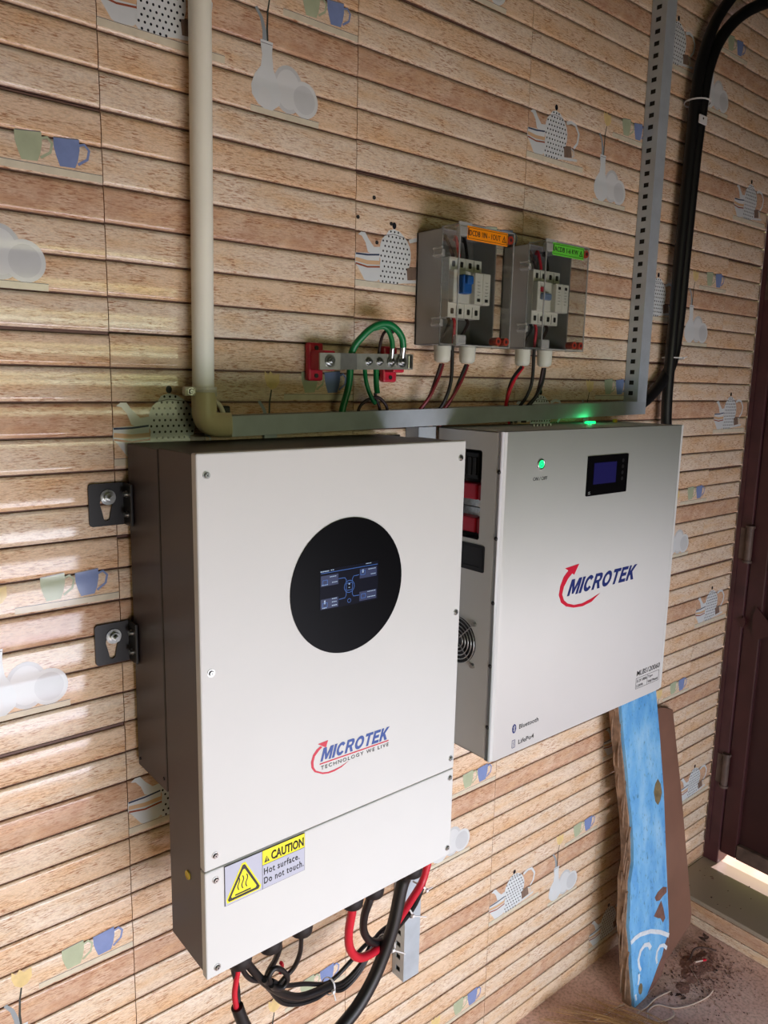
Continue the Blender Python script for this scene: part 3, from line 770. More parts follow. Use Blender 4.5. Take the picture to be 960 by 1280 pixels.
# ------------------------------------------------------------------ BATTERY
bat = thing('battery_pack', 'wide white wall battery with small square display and green power button', 'battery', (0.957, -0.11, -1.100))
BX0, BX1, BZ0, BZ1, BYB, BYS, BYF = 0.6460, 1.2680, -1.1000, -0.4510, -0.022, -0.180, -0.1985
side = lambda x: (lambda u, v, w: (x + w, u, v))
b = MB()
rec = rrect(-0.143, -0.050, -0.662, -0.489, 0.005)
b.plate([[(BYS, BZ0 + 0.002), (BYB, BZ0 + 0.002), (BYB, BZ1 - 0.001), (BYS, BZ1 - 0.001)], rec[::-1]], side(BX0), 0.0015)
b.box(BX1 - 0.0015, BX1, BYS, BYB, BZ0 + 0.002, BZ1 - 0.001)
b.box(BX0, BX1, BYS, BYB, BZ1 - 0.0025, BZ1 - 0.001)
b.box(BX0, BX1, BYS, BYB, BZ0 + 0.002, BZ0 + 0.0035)
b.box(BX0, BX1, BYB - 0.0015, BYB, BZ0 + 0.002, BZ1 - 0.001)
b.box(BX0 + 0.0016, BX1 - 0.0016, BYS - 0.004, BYS, BZ0 + 0.004, BZ1 - 0.003)
case = b.build('case', M['white'], bat)
b = MB(); b.box(BX0 + 0.036, BX0 + 0.038, -0.148, -0.045, -0.667, -0.484)
b.box(BX0 + 0.0016, BX0 + 0.036, -0.148, -0.1465, -0.667, -0.484); b.box(BX0 + 0.0016, BX0 + 0.036, -0.0465, -0.045, -0.667, -0.484)
b.box(BX0 + 0.0016, BX0 + 0.036, -0.148, -0.045, -0.667, -0.6655); b.box(BX0 + 0.0016, BX0 + 0.036, -0.148, -0.045, -0.4855, -0.484)
bay = b.build('terminal_bay', M['greydark'], bat)
b = MB(); b.box(BX0 + 0.014, BX0 + 0.034, -0.122, -0.060, -0.548, -0.496, 0.002)
for k in range(4): b.box(BX0 + 0.011, BX0 + 0.014, -0.118 + k * 0.014, -0.108 + k * 0.014, -0.540, -0.505, 0.001)
b.build('port_block', M['blackplastic'], bay)
b = MB(); b.box(BX0 + 0.024, BX0 + 0.035, -0.140, -0.127, -0.534, -0.522, 0.001); b.build('socket', M['blackplastic'], bay)
for za, zb_ in ((-0.587, -0.556), (-0.652, -0.622)):
    b = MB(); b.box(BX0 + 0.008, BX0 + 0.034, -0.143, -0.128, za, zb_, 0.003); b.box(BX0 + 0.008, BX0 + 0.034, -0.124, -0.070, za, zb_, 0.003); b.box(BX0 + 0.02, BX0 + 0.034, -0.13, -0.12, za + 0.004, zb_ - 0.004)
    b.build('terminal_cap', M['red'], bay)
for zc in (-0.596, -0.614):
    b = MB(); b.cyl((BX0 + 0.034, -0.132, zc), (BX0 + 0.016, -0.132, zc), 0.0075, 6); b.cyl((BX0 + 0.016, -0.132, zc), (BX0 + 0.010, -0.132, zc), 0.004, 12)
    b.box(BX0 + 0.030, BX0 + 0.034, -0.142, -0.07, zc - 0.008, zc + 0.008); b.build('terminal_bolt', M['steel'], bay)
b = MB(); b.plate([rrect(-0.160, -0.062, -0.724, -0.671, 0.004)], side(BX0 - 0.0012), 0.0012); o = b.build('handle_recess', M['blackplastic'], bat)
b = MB(); b.plate([rrect(-0.155, -0.067, -0.719, -0.676, 0.003), rrect(-0.150, -0.072, -0.715, -0.680, 0.003)[::-1]], side(BX0 - 0.0022), 0.0010); b.build('recess_rim', M['blackplastic'], o)
fc = (-0.099, -0.8735)
b = MB(); b.plate([ell(fc[0], fc[1], 0.0475, n=48)], side(BX0 - 0.0006), 0.0006); fan = b.build('fan_opening', M['blackplastic'], bat)
b = MB()
for R_ in (0.047, 0.039, 0.031, 0.023, 0.0155): b.torus((BX0 - 0.004, fc[0], fc[1]), (1, 0, 0), R_, 0.0011, 40)
for a in (45, 135, 225, 315):
    ca, sa = math.cos(math.radians(a)), math.sin(math.radians(a))
    b.tube([(BX0 - 0.0045, fc[0] + ca * 0.010, fc[1] + sa * 0.010), (BX0 - 0.003, fc[0] + ca * 0.060, fc[1] + sa * 0.060)], 0.0011, 6, 0, False)
b.build('fan_guard', M['steel'], fan)
b = MB(); b.cyl((BX0 - 0.0008, fc[0], fc[1]), (BX0 - 0.0022, fc[0], fc[1]), 0.013, 20)
for k in range(7):
    a = 2 * math.pi * k / 7; q = [(fc[0] + math.cos(a + d) * r, fc[1] + math.sin(a + d) * r) for r, d in ((0.013, 0), (0.044, 0.25), (0.044, 0.75), (0.013, 0.55))]
    b.plate([q], side(BX0 - 0.0018), 0.0006)
b.build('fan_rotor', M['black'], fan)
for sy in (-1, 1):
    for sz in (-1, 1):
        b = MB(); p = (fc[0] + sy * 0.0425, fc[1] + sz * 0.0430)
        b.cyl((BX0, p[0], p[1]), (BX0 - 0.002, p[0], p[1]), 0.0052, 14); b.cyl((BX0 - 0.002, p[0], p[1]), (BX0 - 0.006, p[0], p[1]), 0.0040, 12); b.build('fan_screw', M['steel'], fan)
b = MB(); b.box(BX0, BX1, BYF, BYS - 0.0008, BZ0, BZ1, 0.0155, seg=5, axes=2)
fcov = b.build('front_cover', M['white'], bat)
for f in fcov.data.polygons: f.use_smooth = abs(f.normal.z) < 0.5
b = MB(); b.box(BX0 + 0.0002, BX1 - 0.0002, BYS - 0.0165, BYS - 0.0012, BZ0 + 0.0008, BZ1 - 0.0006); b.build('cover_return', M['white'], bat)
for z in (-0.5256, -0.6513, -0.7768, -0.9031, -1.029):
    screw((BX0, -0.1868, z), (-1, 0, 0), 0.0034, bat, 'side_screw', M['black'])
CY = BYF - 0.0001
b = MB(); b.torus((0.751, CY - 0.0008, -0.515), (0, 1, 0), 0.0092, 0.0016, 30); pb = b.build('power_button', M['steel'], bat)
b = MB(); b.plate([ell(0.751, -0.515, 0.0078)], front(CY - 0.0020), 0.0020); b.build('button_cap', M['ledring'], pb)
b = MB(); b.plate([ell(0.751, -0.515, 0.0072), ell(0.751, -0.515, 0.0050)[::-1]], front(CY - 0.0024), 0.0004); b.plate([ell(0.751, -0.515, 0.0026, n=14)], front(CY - 0.0024), 0.0004); b.build('button_lamp', M['led'], pb)
text('ON / OFF', 0.7300, 0.7725, -0.5465, -0.5395, CY, M['ink'], bat, 'on_off_text', bold=0.004, shear=0.1)
b = MB(); b.plate([rrect(0.8995, 1.0430, -0.5900, -0.5070, 0.002)], front(CY - 0.0025), 0.0025); dm = b.build('display_module', M['glossblack'], bat)
b = MB(); b.plate([[(0.9205, -0.5665), (1.0000, -0.5665), (1.0000, -0.5220), (0.9205, -0.5220)]], front(CY - 0.0029), 0.0004); b.build('lcd_screen', M['lcd'], dm)
b = MB()
for k in range(4): b.plate([ell(1.0230, -0.521 - k * 0.013, 0.0042, n=12)], front(CY - 0.0032), 0.0006)
b.build('display_keys', M['blackplastic'], dm)
b = MB(); b.plate([stroke([(0.9050, -0.5850), (0.9120, -0.5850)], 0.001), ], front(CY - 0.0030), 0.0003); b.plate([stroke([(0.9050, -0.5820), (0.9110, -0.5810)], 0.001)], front(CY - 0.0030), 0.0003); b.build('display_mark', M['p_plate'], dm)
sw2 = [(0.8605, -0.7393), (0.8439, -0.7527), (0.8348, -0.7704), (0.8317, -0.7889), (0.8402, -0.8064), (0.8583, -0.8179), (0.8844, -0.8251), (0.9157, -0.8274), (0.9471, -0.8229), (0.9759, -0.8083)]
si2 = [(0.8763, -0.7461), (0.8594, -0.7583), (0.847, -0.7736), (0.8426, -0.7895), (0.8498, -0.8029), (0.8627, -0.8122), (0.8858, -0.8195), (0.915, -0.8207), (0.9441, -0.8157)]
b = MB(); b.plate([sw2 + si2[::-1]], front(CY - 0.0004), 0.0004); b.plate([[(0.8940, -0.7315), (0.8471, -0.7350), (0.8640, -0.7440), (0.8789, -0.7530)]], front(CY - 0.0005), 0.0005)
b.build('logo_arrow', M['brandred'], bat)
block_text('MICROTEK', 0.8590, 1.1150, -0.7965, -0.7625, CY, M['navy'], bat, 'logo_text', shear=0.40)
text('MLBS120060', 1.1490, 1.2490, -1.0410, -1.0285, CY, M['ink'], bat, 'model_text', bold=0.006, shear=0.1)
b = MB(); b.plate([rrect(1.1480, 1.2480, -1.0735, -1.0465, 0.002), rrect(1.1488, 1.2472, -1.0728, -1.0472, 0.002)[::-1]], front(CY - 0.0003), 0.0003)
b.plate([stroke([(1.1970, -1.047), (1.1970, -1.073)], 0.0008)], front(CY - 0.0003), 0.0003); b.build('rating_box', M['ink'], bat)
text('51.2V 100Ah', 1.1515, 1.1945, -1.0580, -1.0510, CY, M['ink'], bat, 'rating_text')
text('5.12kWh', 1.1515, 1.1790, -1.0700, -1.0635, CY, M['ink'], bat, 'rating_text')
text('Type', 1.2000, 1.2200, -1.0580, -1.0510, CY, M['ink'], bat, 'rating_text')
text('Wall Mount', 1.2000, 1.2440, -1.0700, -1.0635, CY, M['ink'], bat, 'rating_text')
text('Bluetooth', 0.7285, 0.7890, -1.0520, -1.0425, CY, M['ink'], bat, 'bluetooth_text', bold=0.004)
text('LifePo4', 0.7285, 0.7765, -1.0850, -1.0755, CY, M['ink'], bat, 'chemistry_text', bold=0.004)
b = MB(); b.plate([ell(0.7133, -1.0472, 0.0062, 0.0098, 20)], front(CY - 0.0003), 0.0003); bt = b.build('bluetooth_badge', M['navy'], bat)
b = MB()
for p in ([(0.7103, -1.0435), (0.7160, -1.0500), (0.7133, -1.0540), (0.7133, -1.0404), (0.7160, -1.0443), (0.7103, -1.0510)],): b.plate([stroke(p[i:i + 2], 0.0011) for i in range(0)] or [stroke(p[0:2], 0.0011)], front(CY - 0.0006), 0.0002); [b.plate([stroke(p[i:i + 2], 0.0011)], front(CY - 0.0006), 0.0002) for i in range(1, 5)]
b.build('bluetooth_rune', M['white'], bt)
b = MB(); b.plate([rrect(0.7085, 0.7185, -1.0885, -1.0715, 0.0015), rrect(0.7095, 0.7175, -1.0875, -1.0725, 0.001)[::-1]], front(CY - 0.0003), 0.0003)
b.plate([stroke([(0.7150, -1.0745), (0.7120, -1.0800), (0.7150, -1.0800), (0.7120, -1.0860)], 0.0010)], front(CY - 0.0003), 0.0003); b.build('cell_icon', M['navy'], bat)
b = MB()
for k in range(5): b.box(1.088 + k * 0.006, 1.092 + k * 0.006, -0.060, -0.050, BZ1 - 0.001, BZ1 + 0.0035)
b.build('status_leds', M['led'], bat)
b = MB(); b.box(1.198, 1.210, -0.056, -0.050, BZ1 - 0.001, BZ1 + 0.007, 0.001); b.build('yellow_tag', M['tag'], bat)
b = MB()
for k in range(6): b.cyl((0.862 + k * 0.011, -0.085, BZ1 - 0.001), (0.862 + k * 0.011, -0.085, BZ1 + 0.004), 0.0028, 8)
b.build('terminal_studs', M['steel'], bat)
ledl = bpy.data.lights.new('status_led_glow', 'POINT'); ledl.energy = 0.018; ledl.color = (0.05, 1.0, 0.3); ledl.shadow_soft_size = 0.006
lo = bpy.data.objects.new('status_led_glow', ledl); COL.objects.link(lo); lo.location = (1.100, -0.055, BZ1 + 0.010)

# ------------------------------------------------------------------ JUNCTION BOXES
def junction(name, label, X0, X1, Z0, Z1, lab_m, lab_s, kind):
    D1, D2 = -0.071, -0.116
    t = thing(name, label, 'junction box', ((X0 + X1) / 2, -0.05, Z0), 'clear-lidded junction boxes above the channel')
    b = MB()
    b.box(X0, X1, -0.006, -0.002, Z0 + 0.004, Z1 - 0.004)
    b.box(X0, X0 + 0.0025, D1, -0.002, Z0 + 0.003, Z1 - 0.003, 0.001); b.box(X1 - 0.0025, X1, D1, -0.002, Z0 + 0.003, Z1 - 0.003, 0.001)
    b.box(X0, X1, D1, -0.002, Z0 + 0.003, Z0 + 0.0055, 0.001); b.box(X0, X1, D1, -0.002, Z1 - 0.0055, Z1 - 0.003, 0.001)
    b.build('box_body', M['grey'], t)
    b = MB(); b.box(X0 + 0.003, X1 - 0.003, -0.011, -0.0062, Z0 + 0.006, Z1 - 0.006); b.build('back_plate', M['greydark'], t)
    b = MB(); g = 0.0018
    b.box(X0, X1, D2, D2 + g, Z0, Z1, 0.0008); b.box(X0, X0 + g, D2, D1, Z0, Z1); b.box(X1 - g, X1, D2, D1, Z0, Z1)
    b.box(X0, X1, D2, D1, Z0, Z0 + g); b.box(X0, X1, D2, D1, Z1 - g, Z1)
    cv = b.build('clear_cover', M['clear'], t)
    b = MB()
    for x in (X0, X1 - 0.0022): 
        for z in (Z0, Z1 - 0.0022): b.box(x, x + 0.0022, D2, D1, z, z + 0.0022)
        b.box(x, x + 0.0022, D2 - 0.0004, D2 + 0.002, Z0, Z1); b.box(x, x + 0.0022, D1 - 0.001, D1 + 0.0015, Z0, Z1)
    for z in (Z0, Z1 - 0.0022): b.box(X0, X1, D2 - 0.0004, D2 + 0.002, z, z + 0.0022)
    b.box(X0 - 0.003, X0 + 0.030, D2 - 0.001, D2 + 0.001, Z1 - 0.004, Z1 + 0.002); 
    for z in (Z0 + 0.002, Z1 - 0.022): b.box(X0 + 0.002, X0 + 0.026, D2 - 0.0012, D2 + 0.012, z, z + 0.018, 0.003)
    b.build('cover_rim', M['clearedge'], cv)
    for z in (Z0 + 0.045, Z1 - 0.045):
        b = MB(); b.box(X0 - 0.006, X0 + 0.002, D1 - 0.008, D1 + 0.016, z - 0.010, z + 0.004, 0.002)
        b.cyl((X0 - 0.008, D1 - 0.010, z + 0.006), (X0 - 0.008, D1 + 0.014, z + 0.006), 0.0022, 8); b.cyl((X0 - 0.008, D1 - 0.010, z - 0.006), (X0 - 0.008, D1 + 0.014, z - 0.006), 0.0022, 8)
        b.build('hinge_clip', M['clearedge'], t)
    for x, z in ((X1 - 0.012, Z1 - 0.014), (X1 - 0.012, Z0 + 0.012), (X1 - 0.034, Z0 + 0.012)):
        b = MB(); b.cyl((x, D2 - 0.002, z), (x, D2 + 0.016, z), 0.0075, 14); b.cyl((x, D2 - 0.0026, z), (x, D2 - 0.002, z), 0.0035, 8, 1); b.build('corner_plug', [M['clearred'], M['browncable']], t)
    # label
    lx0, lx1 = X0 + 0.018, X1 - 0.020
    b = MB(); b.box(lx0, lx1, D2 - 0.0012, D2 - 0.0002, Z1 - 0.027, Z1 - 0.003, 0.0005); lb = b.build('label_plate', lab_m, t)
    b = MB(); fr = 0.0008
    b.plate([[(lx0 + 0.002, Z1 - 0.0245), (lx1 - 0.002, Z1 - 0.0245), (lx1 - 0.002, Z1 - 0.0055), (lx0 + 0.002, Z1 - 0.0055)], [(lx0 + 0.002 + fr, Z1 - 0.0055 - fr), (lx1 - 0.002 - fr, Z1 - 0.0055 - fr), (lx1 - 0.002 - fr, Z1 - 0.0245 + fr), (lx0 + 0.002 + fr, Z1 - 0.0245 + fr)]], front(D2 - 0.0015), 0.0003)
    tx = lx1 - 0.016
    b.plate([[(tx, Z1 - 0.021), (tx + 0.012, Z1 - 0.021), (tx + 0.006, Z1 - 0.009)], [(tx + 0.006, Z1 - 0.0115), (tx + 0.0098, Z1 - 0.0196), (tx + 0.0022, Z1 - 0.0196)]], front(D2 - 0.0015), 0.0003)
    b.plate([stroke([(tx + 0.006, Z1 - 0.0135), (tx + 0.0052, Z1 - 0.016), (tx + 0.0068, Z1 - 0.0162), (tx + 0.006, Z1 - 0.019)], 0.0009)], front(D2 - 0.0015), 0.0003)
    b.build('label_border', M['ink'], lb)
    text(lab_s, lx0 + 0.005, lx1 - 0.020, Z1 - 0.0195, Z1 - 0.0100, D2 - 0.0013, M['ink'], lb, 'label_text', bold=0.006)
    # rail and devices
    zc = (Z0 + Z1) / 2 + 0.002
    b = MB(); b.box(X0 + 0.012, X1 - 0.010, -0.020, -0.012, zc - 0.0175, zc + 0.0175, 0.001); b.build('din_rail', M['steel'], t)
    def device(x0, x1, name, n, tg):
        b = MB()
        b.box(x0, x1, -0.062, -0.021, zc - 0.054, zc + 0.056, 0.001)
        b.box(x0, x1, -0.076, -0.062, zc - 0.028, zc + 0.032, 0.002)
        d = b.build(name, M['breaker'], t)
        b = MB(); w = (x1 - x0) / n
        for i in range(n):
            cx = x0 + w * (i + 0.5)
            for z in (zc + 0.044, zc - 0.042): b.plate([rrect(cx - 0.0038, cx + 0.0038, z - 0.0052, z + 0.0052, 0.002)], front(-0.0630), 0.0008)
            if i: 
                for z in (zc + 0.044, zc - 0.042): b.box(cx - w / 2 - 0.0003, cx - w / 2 + 0.0003, -0.0626, -0.062, z - 0.010, z + 0.010)
        tag(b.build('terminal_screw', M['ink'], d), kind='stuff')
        return d
    d1 = device(X0 + 0.029, X0 + 0.072, 'circuit_breaker', 2, 0)
    if kind == 'dc':
        b = MB(); b.box(X0 + 0.036, X0 + 0.060, -0.094, -0.076, zc - 0.012, zc + 0.022, 0.003); b.box(X0 + 0.040, X0 + 0.056, -0.102, -0.094, zc + 0.004, zc + 0.020, 0.003); b.build('breaker_toggle', M['blue'], d1)
    else:
        b = MB(); b.box(X0 + 0.036, X0 + 0.064, -0.086, -0.076, zc - 0.006, zc + 0.008, 0.003); b.build('breaker_toggle', mat('grey blue toggle', (120, 140, 168), 0.4), d1)
        b = MB(); b.box(X0 + 0.036, X0 + 0.046, -0.080, -0.076, zc + 0.010, zc + 0.020, 0.001); b.build('trip_flag', M['red'], d1)
    d2 = device(X0 + 0.0728, X0 + 0.116, 'surge_protector', 2, 0)
    b = MB(); b.box(X0 + 0.0735, X0 + 0.0942, -0.088, -0.076, zc - 0.029, zc + 0.029, 0.0015); b.box(X0 + 0.0950, X0 + 0.1155, -0.088, -0.076, zc - 0.029, zc + 0.029, 0.0015); pr = b.build('plug_in_module', M['breaker'], d2)
    b = MB()
    for cx in (X0 + 0.0838, X0 + 0.1052):
        b.plate([rrect(cx - 0.004, cx + 0.004, (zc - 0.024) if kind == 'dc' else (zc + 0.017), (zc - 0.018) if kind == 'dc' else (zc + 0.023), 0.0008)], front(-0.0886), 0.0006)
        for k in range(5): b.plate([stroke([(cx - 0.004, zc + 0.012 - k * 0.006), (cx + 0.002 + (k % 2) * 0.002, zc + 0.012 - k * 0.006)], 0.0007)], front(-0.0884), 0.0004)
    b.build('module_print', M['ink'], pr)
    b = MB(); b.box(X1 - 0.022, X1 - 0.010, -0.0125, -0.011, zc - 0.030, zc + 0.030); b.build('rating_sticker', M['breaker'], t)
    # inner wires
    for (xa, xb_, za, mk) in ((X0 + 0.040, X0 + 0.034, Z1 - 0.012, 'browncable'), (X0 + 0.056, X0 + 0.060, Z1 - 0.010, 'redcable'), (X0 + 0.078, X0 + 0.084, Z1 - 0.011, 'blackcable')):
        b = MB(); b.tube([(xa, -0.050, zc + 0.055), (xa + 0.003, -0.056, zc + 0.06), (xb_, -0.045, za), (xb_ + 0.012, -0.030, za)], 0.0032, 8); b.build('inner_wire', M[mk], t)
    for (xa, xb_, mk) in ((X0 + 0.040, X0 + 0.026, 'blackcable'), (X0 + 0.055, X0 + 0.060, 'redcable'), (X0 + 0.090, X0 + 0.070, 'browncable')):
        b = MB(); b.tube([(xa, -0.050, zc - 0.053), (xa, -0.055, zc - 0.065), (xb_, -0.048, Z0 + 0.008)], 0.0032, 8); b.build('inner_wire', M[mk], t)
    return t
j1 = junction('junction_box', 'clear-lidded grey junction box with an orange label and blue switch', 0.5920, 0.7380, -0.2970, -0.0830, M['orange'], 'DCDB 1IN - 1OUT', 'dc')
j2 = junction('junction_box', 'clear-lidded grey junction box with a green label, beside the channel', 0.8340, 0.9740, -0.2940, -0.0815, M['lgreen'], 'ACDB 1-6 KW', 'ac')
for j, xs in ((j1, (0.622, 0.690)), (j2, (0.856, 0.928))):
    for x in xs: gland((x, -0.050, -0.2925), 0.0160, 0.034, j, M['glandgrey'])

# ------------------------------------------------------------------ cables
def cable(name, pts, r, mk, label, group=None, cat='cable', seg=10):
    b = MB(); b.tube(pts, r, seg); o = b.build(name, M[mk]); tag(o, label, cat, group); return o
CG = 'thin cables dropping from the junction boxes'
def pair(pts, label, m1, m2, r=0.0034, d=(0.0034, 0.001, 0)):
    b = MB(); D = Vector(d)
    n = len(pts)
    b.tube([Vector(p) + D * math.cos(i * 1.1) for i, p in enumerate(pts)], r, 8, 0)
    b.tube([Vector(p) - D * math.cos(i * 1.1) + Vector((0, 0.004 * math.sin(i * 1.1), 0)) for i, p in enumerate(pts)], r, 8, 1)
    o = b.build('twin_cable', [M[m1], M[m2]]); tag(o, label, 'cable', CG); return o
pair([(0.622, -0.050, -0.329), (0.613, -0.050, -0.355), (0.597, -0.046, -0.392), (0.582, -0.030, -0.425), (0.580, -0.028, -0.45)], 'dark red twin cable from left gland of orange-labelled box', 'darkred', 'browncable')
cable('wire', [(0.648, -0.05, -0.294), (0.648, -0.05, -0.359), (0.638, -0.045, -0.398), (0.628, -0.03, -0.43), (0.628, -0.028, -0.45)], 0.0036, 'blackcable', 'single black wire between the two glands of the orange-labelled box', CG)
pair([(0.690, -0.050, -0.329), (0.676, -0.050, -0.359), (0.660, -0.045, -0.392), (0.646, -0.03, -0.426), (0.644, -0.028, -0.45)], 'dark red and black twin cable from right gland of orange-labelled box', 'darkred', 'blackcable')
pair([(0.856, -0.050, -0.329), (0.832, -0.050, -0.356), (0.822, -0.045, -0.392), (0.836, -0.03, -0.42), (0.850, -0.028, -0.448)], 'bright red and black twin cable under the green-labelled box', 'redcable', 'blackcable', 0.0038)
cable('wire', [(0.892, -0.05, -0.291), (0.891, -0.05, -0.356), (0.882, -0.045, -0.390), (0.872, -0.03, -0.42), (0.870, -0.028, -0.448)], 0.0036, 'blackcable', 'single black wire between the two glands of the green-labelled box', CG)
pair([(0.928, -0.050, -0.329), (0.924, -0.050, -0.36), (0.916, -0.045, -0.389), (0.898, -0.03, -0.42), (0.894, -0.028, -0.448)], 'black twin cable from right gland of green-labelled box', 'blackcable', 'browncable', 0.0040)

# ------------------------------------------------------------------ earth bar
eb = thing('earth_bar', 'tinned earthing bar on two red insulators below the junction boxes', 'earth bar', (0.44, -0.03, -0.36))
for x0, x1, z0, z1, y0 in ((0.338, 0.369, -0.366, -0.3005, -0.0560), (0.505, 0.538, -0.366, -0.3000, -0.0410)):
    b = MB(); b.box(x0, x1, -0.016, -0.0025, z0, z1, 0.004); b.box(x0 + 0.003, x1 - 0.003, y0, -0.014, z0 + 0.018, z1 - 0.014, 0.003)
    ins = b.build('insulator', M['red'], eb)
    for z in (z0 + 0.009, z1 - 0.009): b = MB(); b.cyl(((x0 + x1) / 2, -0.016, z), ((x0 + x1) / 2, -0.0175, z), 0.004, 12); b.build('fixing_hole_shade', M['ink'], ins)  # dark disc painted for the shade in each fixing hole
b = MB(); zt, zl = -0.3165, -0.3445
pr = [(0.331, -0.0600), (0.373, -0.0600), (0.420, -0.0450), (0.552, -0.0450), (0.552, -0.0415), (0.4195, -0.0415), (0.3725, -0.0565), (0.331, -0.0565)]
b.plate([pr], lambda u, v, w: (u, v, zl + w + (u - 0.44) * 0.025), zt - zl)
b.build('bar', M['busbar'], eb)
for x, y, r in ((0.351, -0.0600, 0.0085), (0.446, -0.0450, 0.0058), (0.471, -0.0450, 0.0058), (0.497, -0.048, 0.0064), (0.521, -0.049, 0.0085)):
    b = MB(); z = -0.3300 + (x - 0.44) * 0.025
    b.cyl((x, y, z), (x, y - 0.0015, z), r * 1.25, 18); b.cyl((x, y - 0.0015, z), (x, y - 0.006, z), r * 0.85, 6 if r > 0.006 else 14); b.cyl((x, y - 0.006, z), (x, y - 0.010, z), r * 0.42, 10)
    b.build('bar_bolt', M['steel'], eb)
b = MB(); b.box(0.5380, 0.5480, -0.0490, -0.0450, -0.3400, -0.3160, 0.001); b.build('end_clip', M['steel'], eb)
EC = 'earth cables on the earthing bar'
def lugged(name, pts, r, mk, lug, label):
    t = thing(name, label, 'cable', pts[-1], EC)
    b = MB(); b.tube(pts, r, 10); b.build('sheath', M[mk], t)
    b = MB(); (x, y, z) = lug; p = pts[0]
    b.tube([p, ((p[0] + x) / 2, (p[1] + y) / 2, (p[2] + z) / 2 + 0.004), (x, y, z + 0.006 if p[2] > z else z - 0.006)], r * 0.9, 10, 0, False, True, lambda t_: r * (1.0 - 0.15 * t_))
    b.cyl((x, y, z), (x, y + 0.002, z), 0.0085, 16); b.build('crimp_lug', M['steel'], t)
    return t
lugged('earth_cable', [(0.519, -0.054, -0.302), (0.513, -0.057, -0.286), (0.497, -0.060, -0.272), (0.475, -0.060, -0.2635), (0.452, -0.056, -0.2685), (0.431, -0.048, -0.286), (0.4170, -0.034, -0.315), (0.4130, -0.032, -0.37), (0.401, -0.030, -0.414), (0.395, -0.028, -0.45)], 0.0062, 'green', (0.521, -0.0495, -0.330), 'thick green earth cable arching over the earthing bar')
lugged('earth_cable', [(0.495, -0.052, -0.305), (0.493, -0.052, -0.290), (0.486, -0.050, -0.274), (0.476, -0.047, -0.268), (0.460, -0.042, -0.272)], 0.0046, 'green', (0.497, -0.0482, -0.330), 'short green earth cable inside the arch, second lug from the right')
cable('earth_wire', [(0.444, -0.036, -0.325), (0.444, -0.038, -0.350), (0.445, -0.042, -0.370), (0.458, -0.040, -0.394), (0.470, -0.036, -0.404)], 0.0040, 'green', 'thin green earth wire below the bar, curving right into a dark core', EC)
cable('earth_wire', [(0.471, -0.035, -0.325), (0.470, -0.038, -0.365), (0.470, -0.042, -0.386)], 0.0052, 'green', 'short green sleeve hanging straight below the earthing bar', EC)
cable('earth_wire', [(0.437, -0.030, -0.45), (0.437, -0.030, -0.416), (0.450, -0.034, -0.400), (0.474, -0.036, -0.393), (0.494, -0.034, -0.404), (0.505, -0.030, -0.42), (0.507, -0.028, -0.45)], 0.0030, 'browncable', 'dark brown wire arching between bar and channel', EC)
cable('earth_wire', [(0.470, -0.036, -0.386), (0.474, -0.034, -0.396), (0.488, -0.028, -0.416), (0.492, -0.026, -0.45)], 0.0030, 'browncable', 'dark brown wire running down from the short green sleeve', EC)
cable('earth_wire', [(0.477, -0.034, -0.325), (0.479, -0.036, -0.300), (0.486, -0.036, -0.280), (0.498, -0.036, -0.272), (0.508, -0.040, -0.276)], 0.0028, 'browncable', 'thin black wire looping behind the earthing bar, under the green arch', EC)

# ------------------------------------------------------------------ metal channels
def channel_vertical(name, label, X0, X1, YF_, z0, z1, holes, lean=0.0, pitch=0.0262, hz=0.0105, cat='channel', ridge=True):
    t = thing(name, label, cat, ((X0 + X1) / 2, YF_ / 2, z0))
    b = MB()
    n = int((z1 - z0 - 0.03) / pitch)
    b.box(X0, X0 + 0.002, YF_, -0.0275, z0, z1); b.box(X0, X0 + 0.002, -0.0135, -0.0022, z0, z1)
    prev = z0
    for k in range(n + 1):
        zc = z0 + 0.022 + k * pitch if k < n else z1 + hz / 2
        b.box(X0, X0 + 0.002, -0.0275, -0.0135, prev, zc - hz / 2); prev = zc + hz / 2
    b.build('slotted_side', holes, t)
    b = MB()
    b.plate([[(X0 + 0.002, YF_), (X1, YF_), (X1, -0.0022), (X1 - 0.0022, -0.0022), (X1 - 0.0022, YF_ + 0.002), (X0 + 0.012, YF_ + 0.002), (X0 + 0.010, YF_ + 0.0035), (X0 + 0.0022, YF_ + 0.002)]], lambda u, v, w: (u + lean * w, v, z0 + w), z1 - z0)
    b.build('smooth_face', holes, t)
    b = MB(); b.box(X0 + 0.004, X0 + 0.006, YF_ + 0.004, -0.003, z0 + 0.002, z1 - 0.002); o = b.build('inner_shadow_lining', M['cavity'], t)  # dark sheet painted as the shade seen through the slots
    o.name = 'shade_lining'
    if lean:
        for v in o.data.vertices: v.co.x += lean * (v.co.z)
    return t
channel_vertical('slotted_channel', 'tall slotted grey metal channel rising to the ceiling beside black cables', 1.3115, 1.3520, -0.0415, -0.4040, CZ, M['galv'], lean=0.0)
channel_vertical('slotted_channel', 'slotted grey metal channel ending below the inverter, behind the red cable', 0.5760, 0.6210, -0.0400, -1.6620, -0.4500, M['galv'], pitch=0.030, hz=0.012)
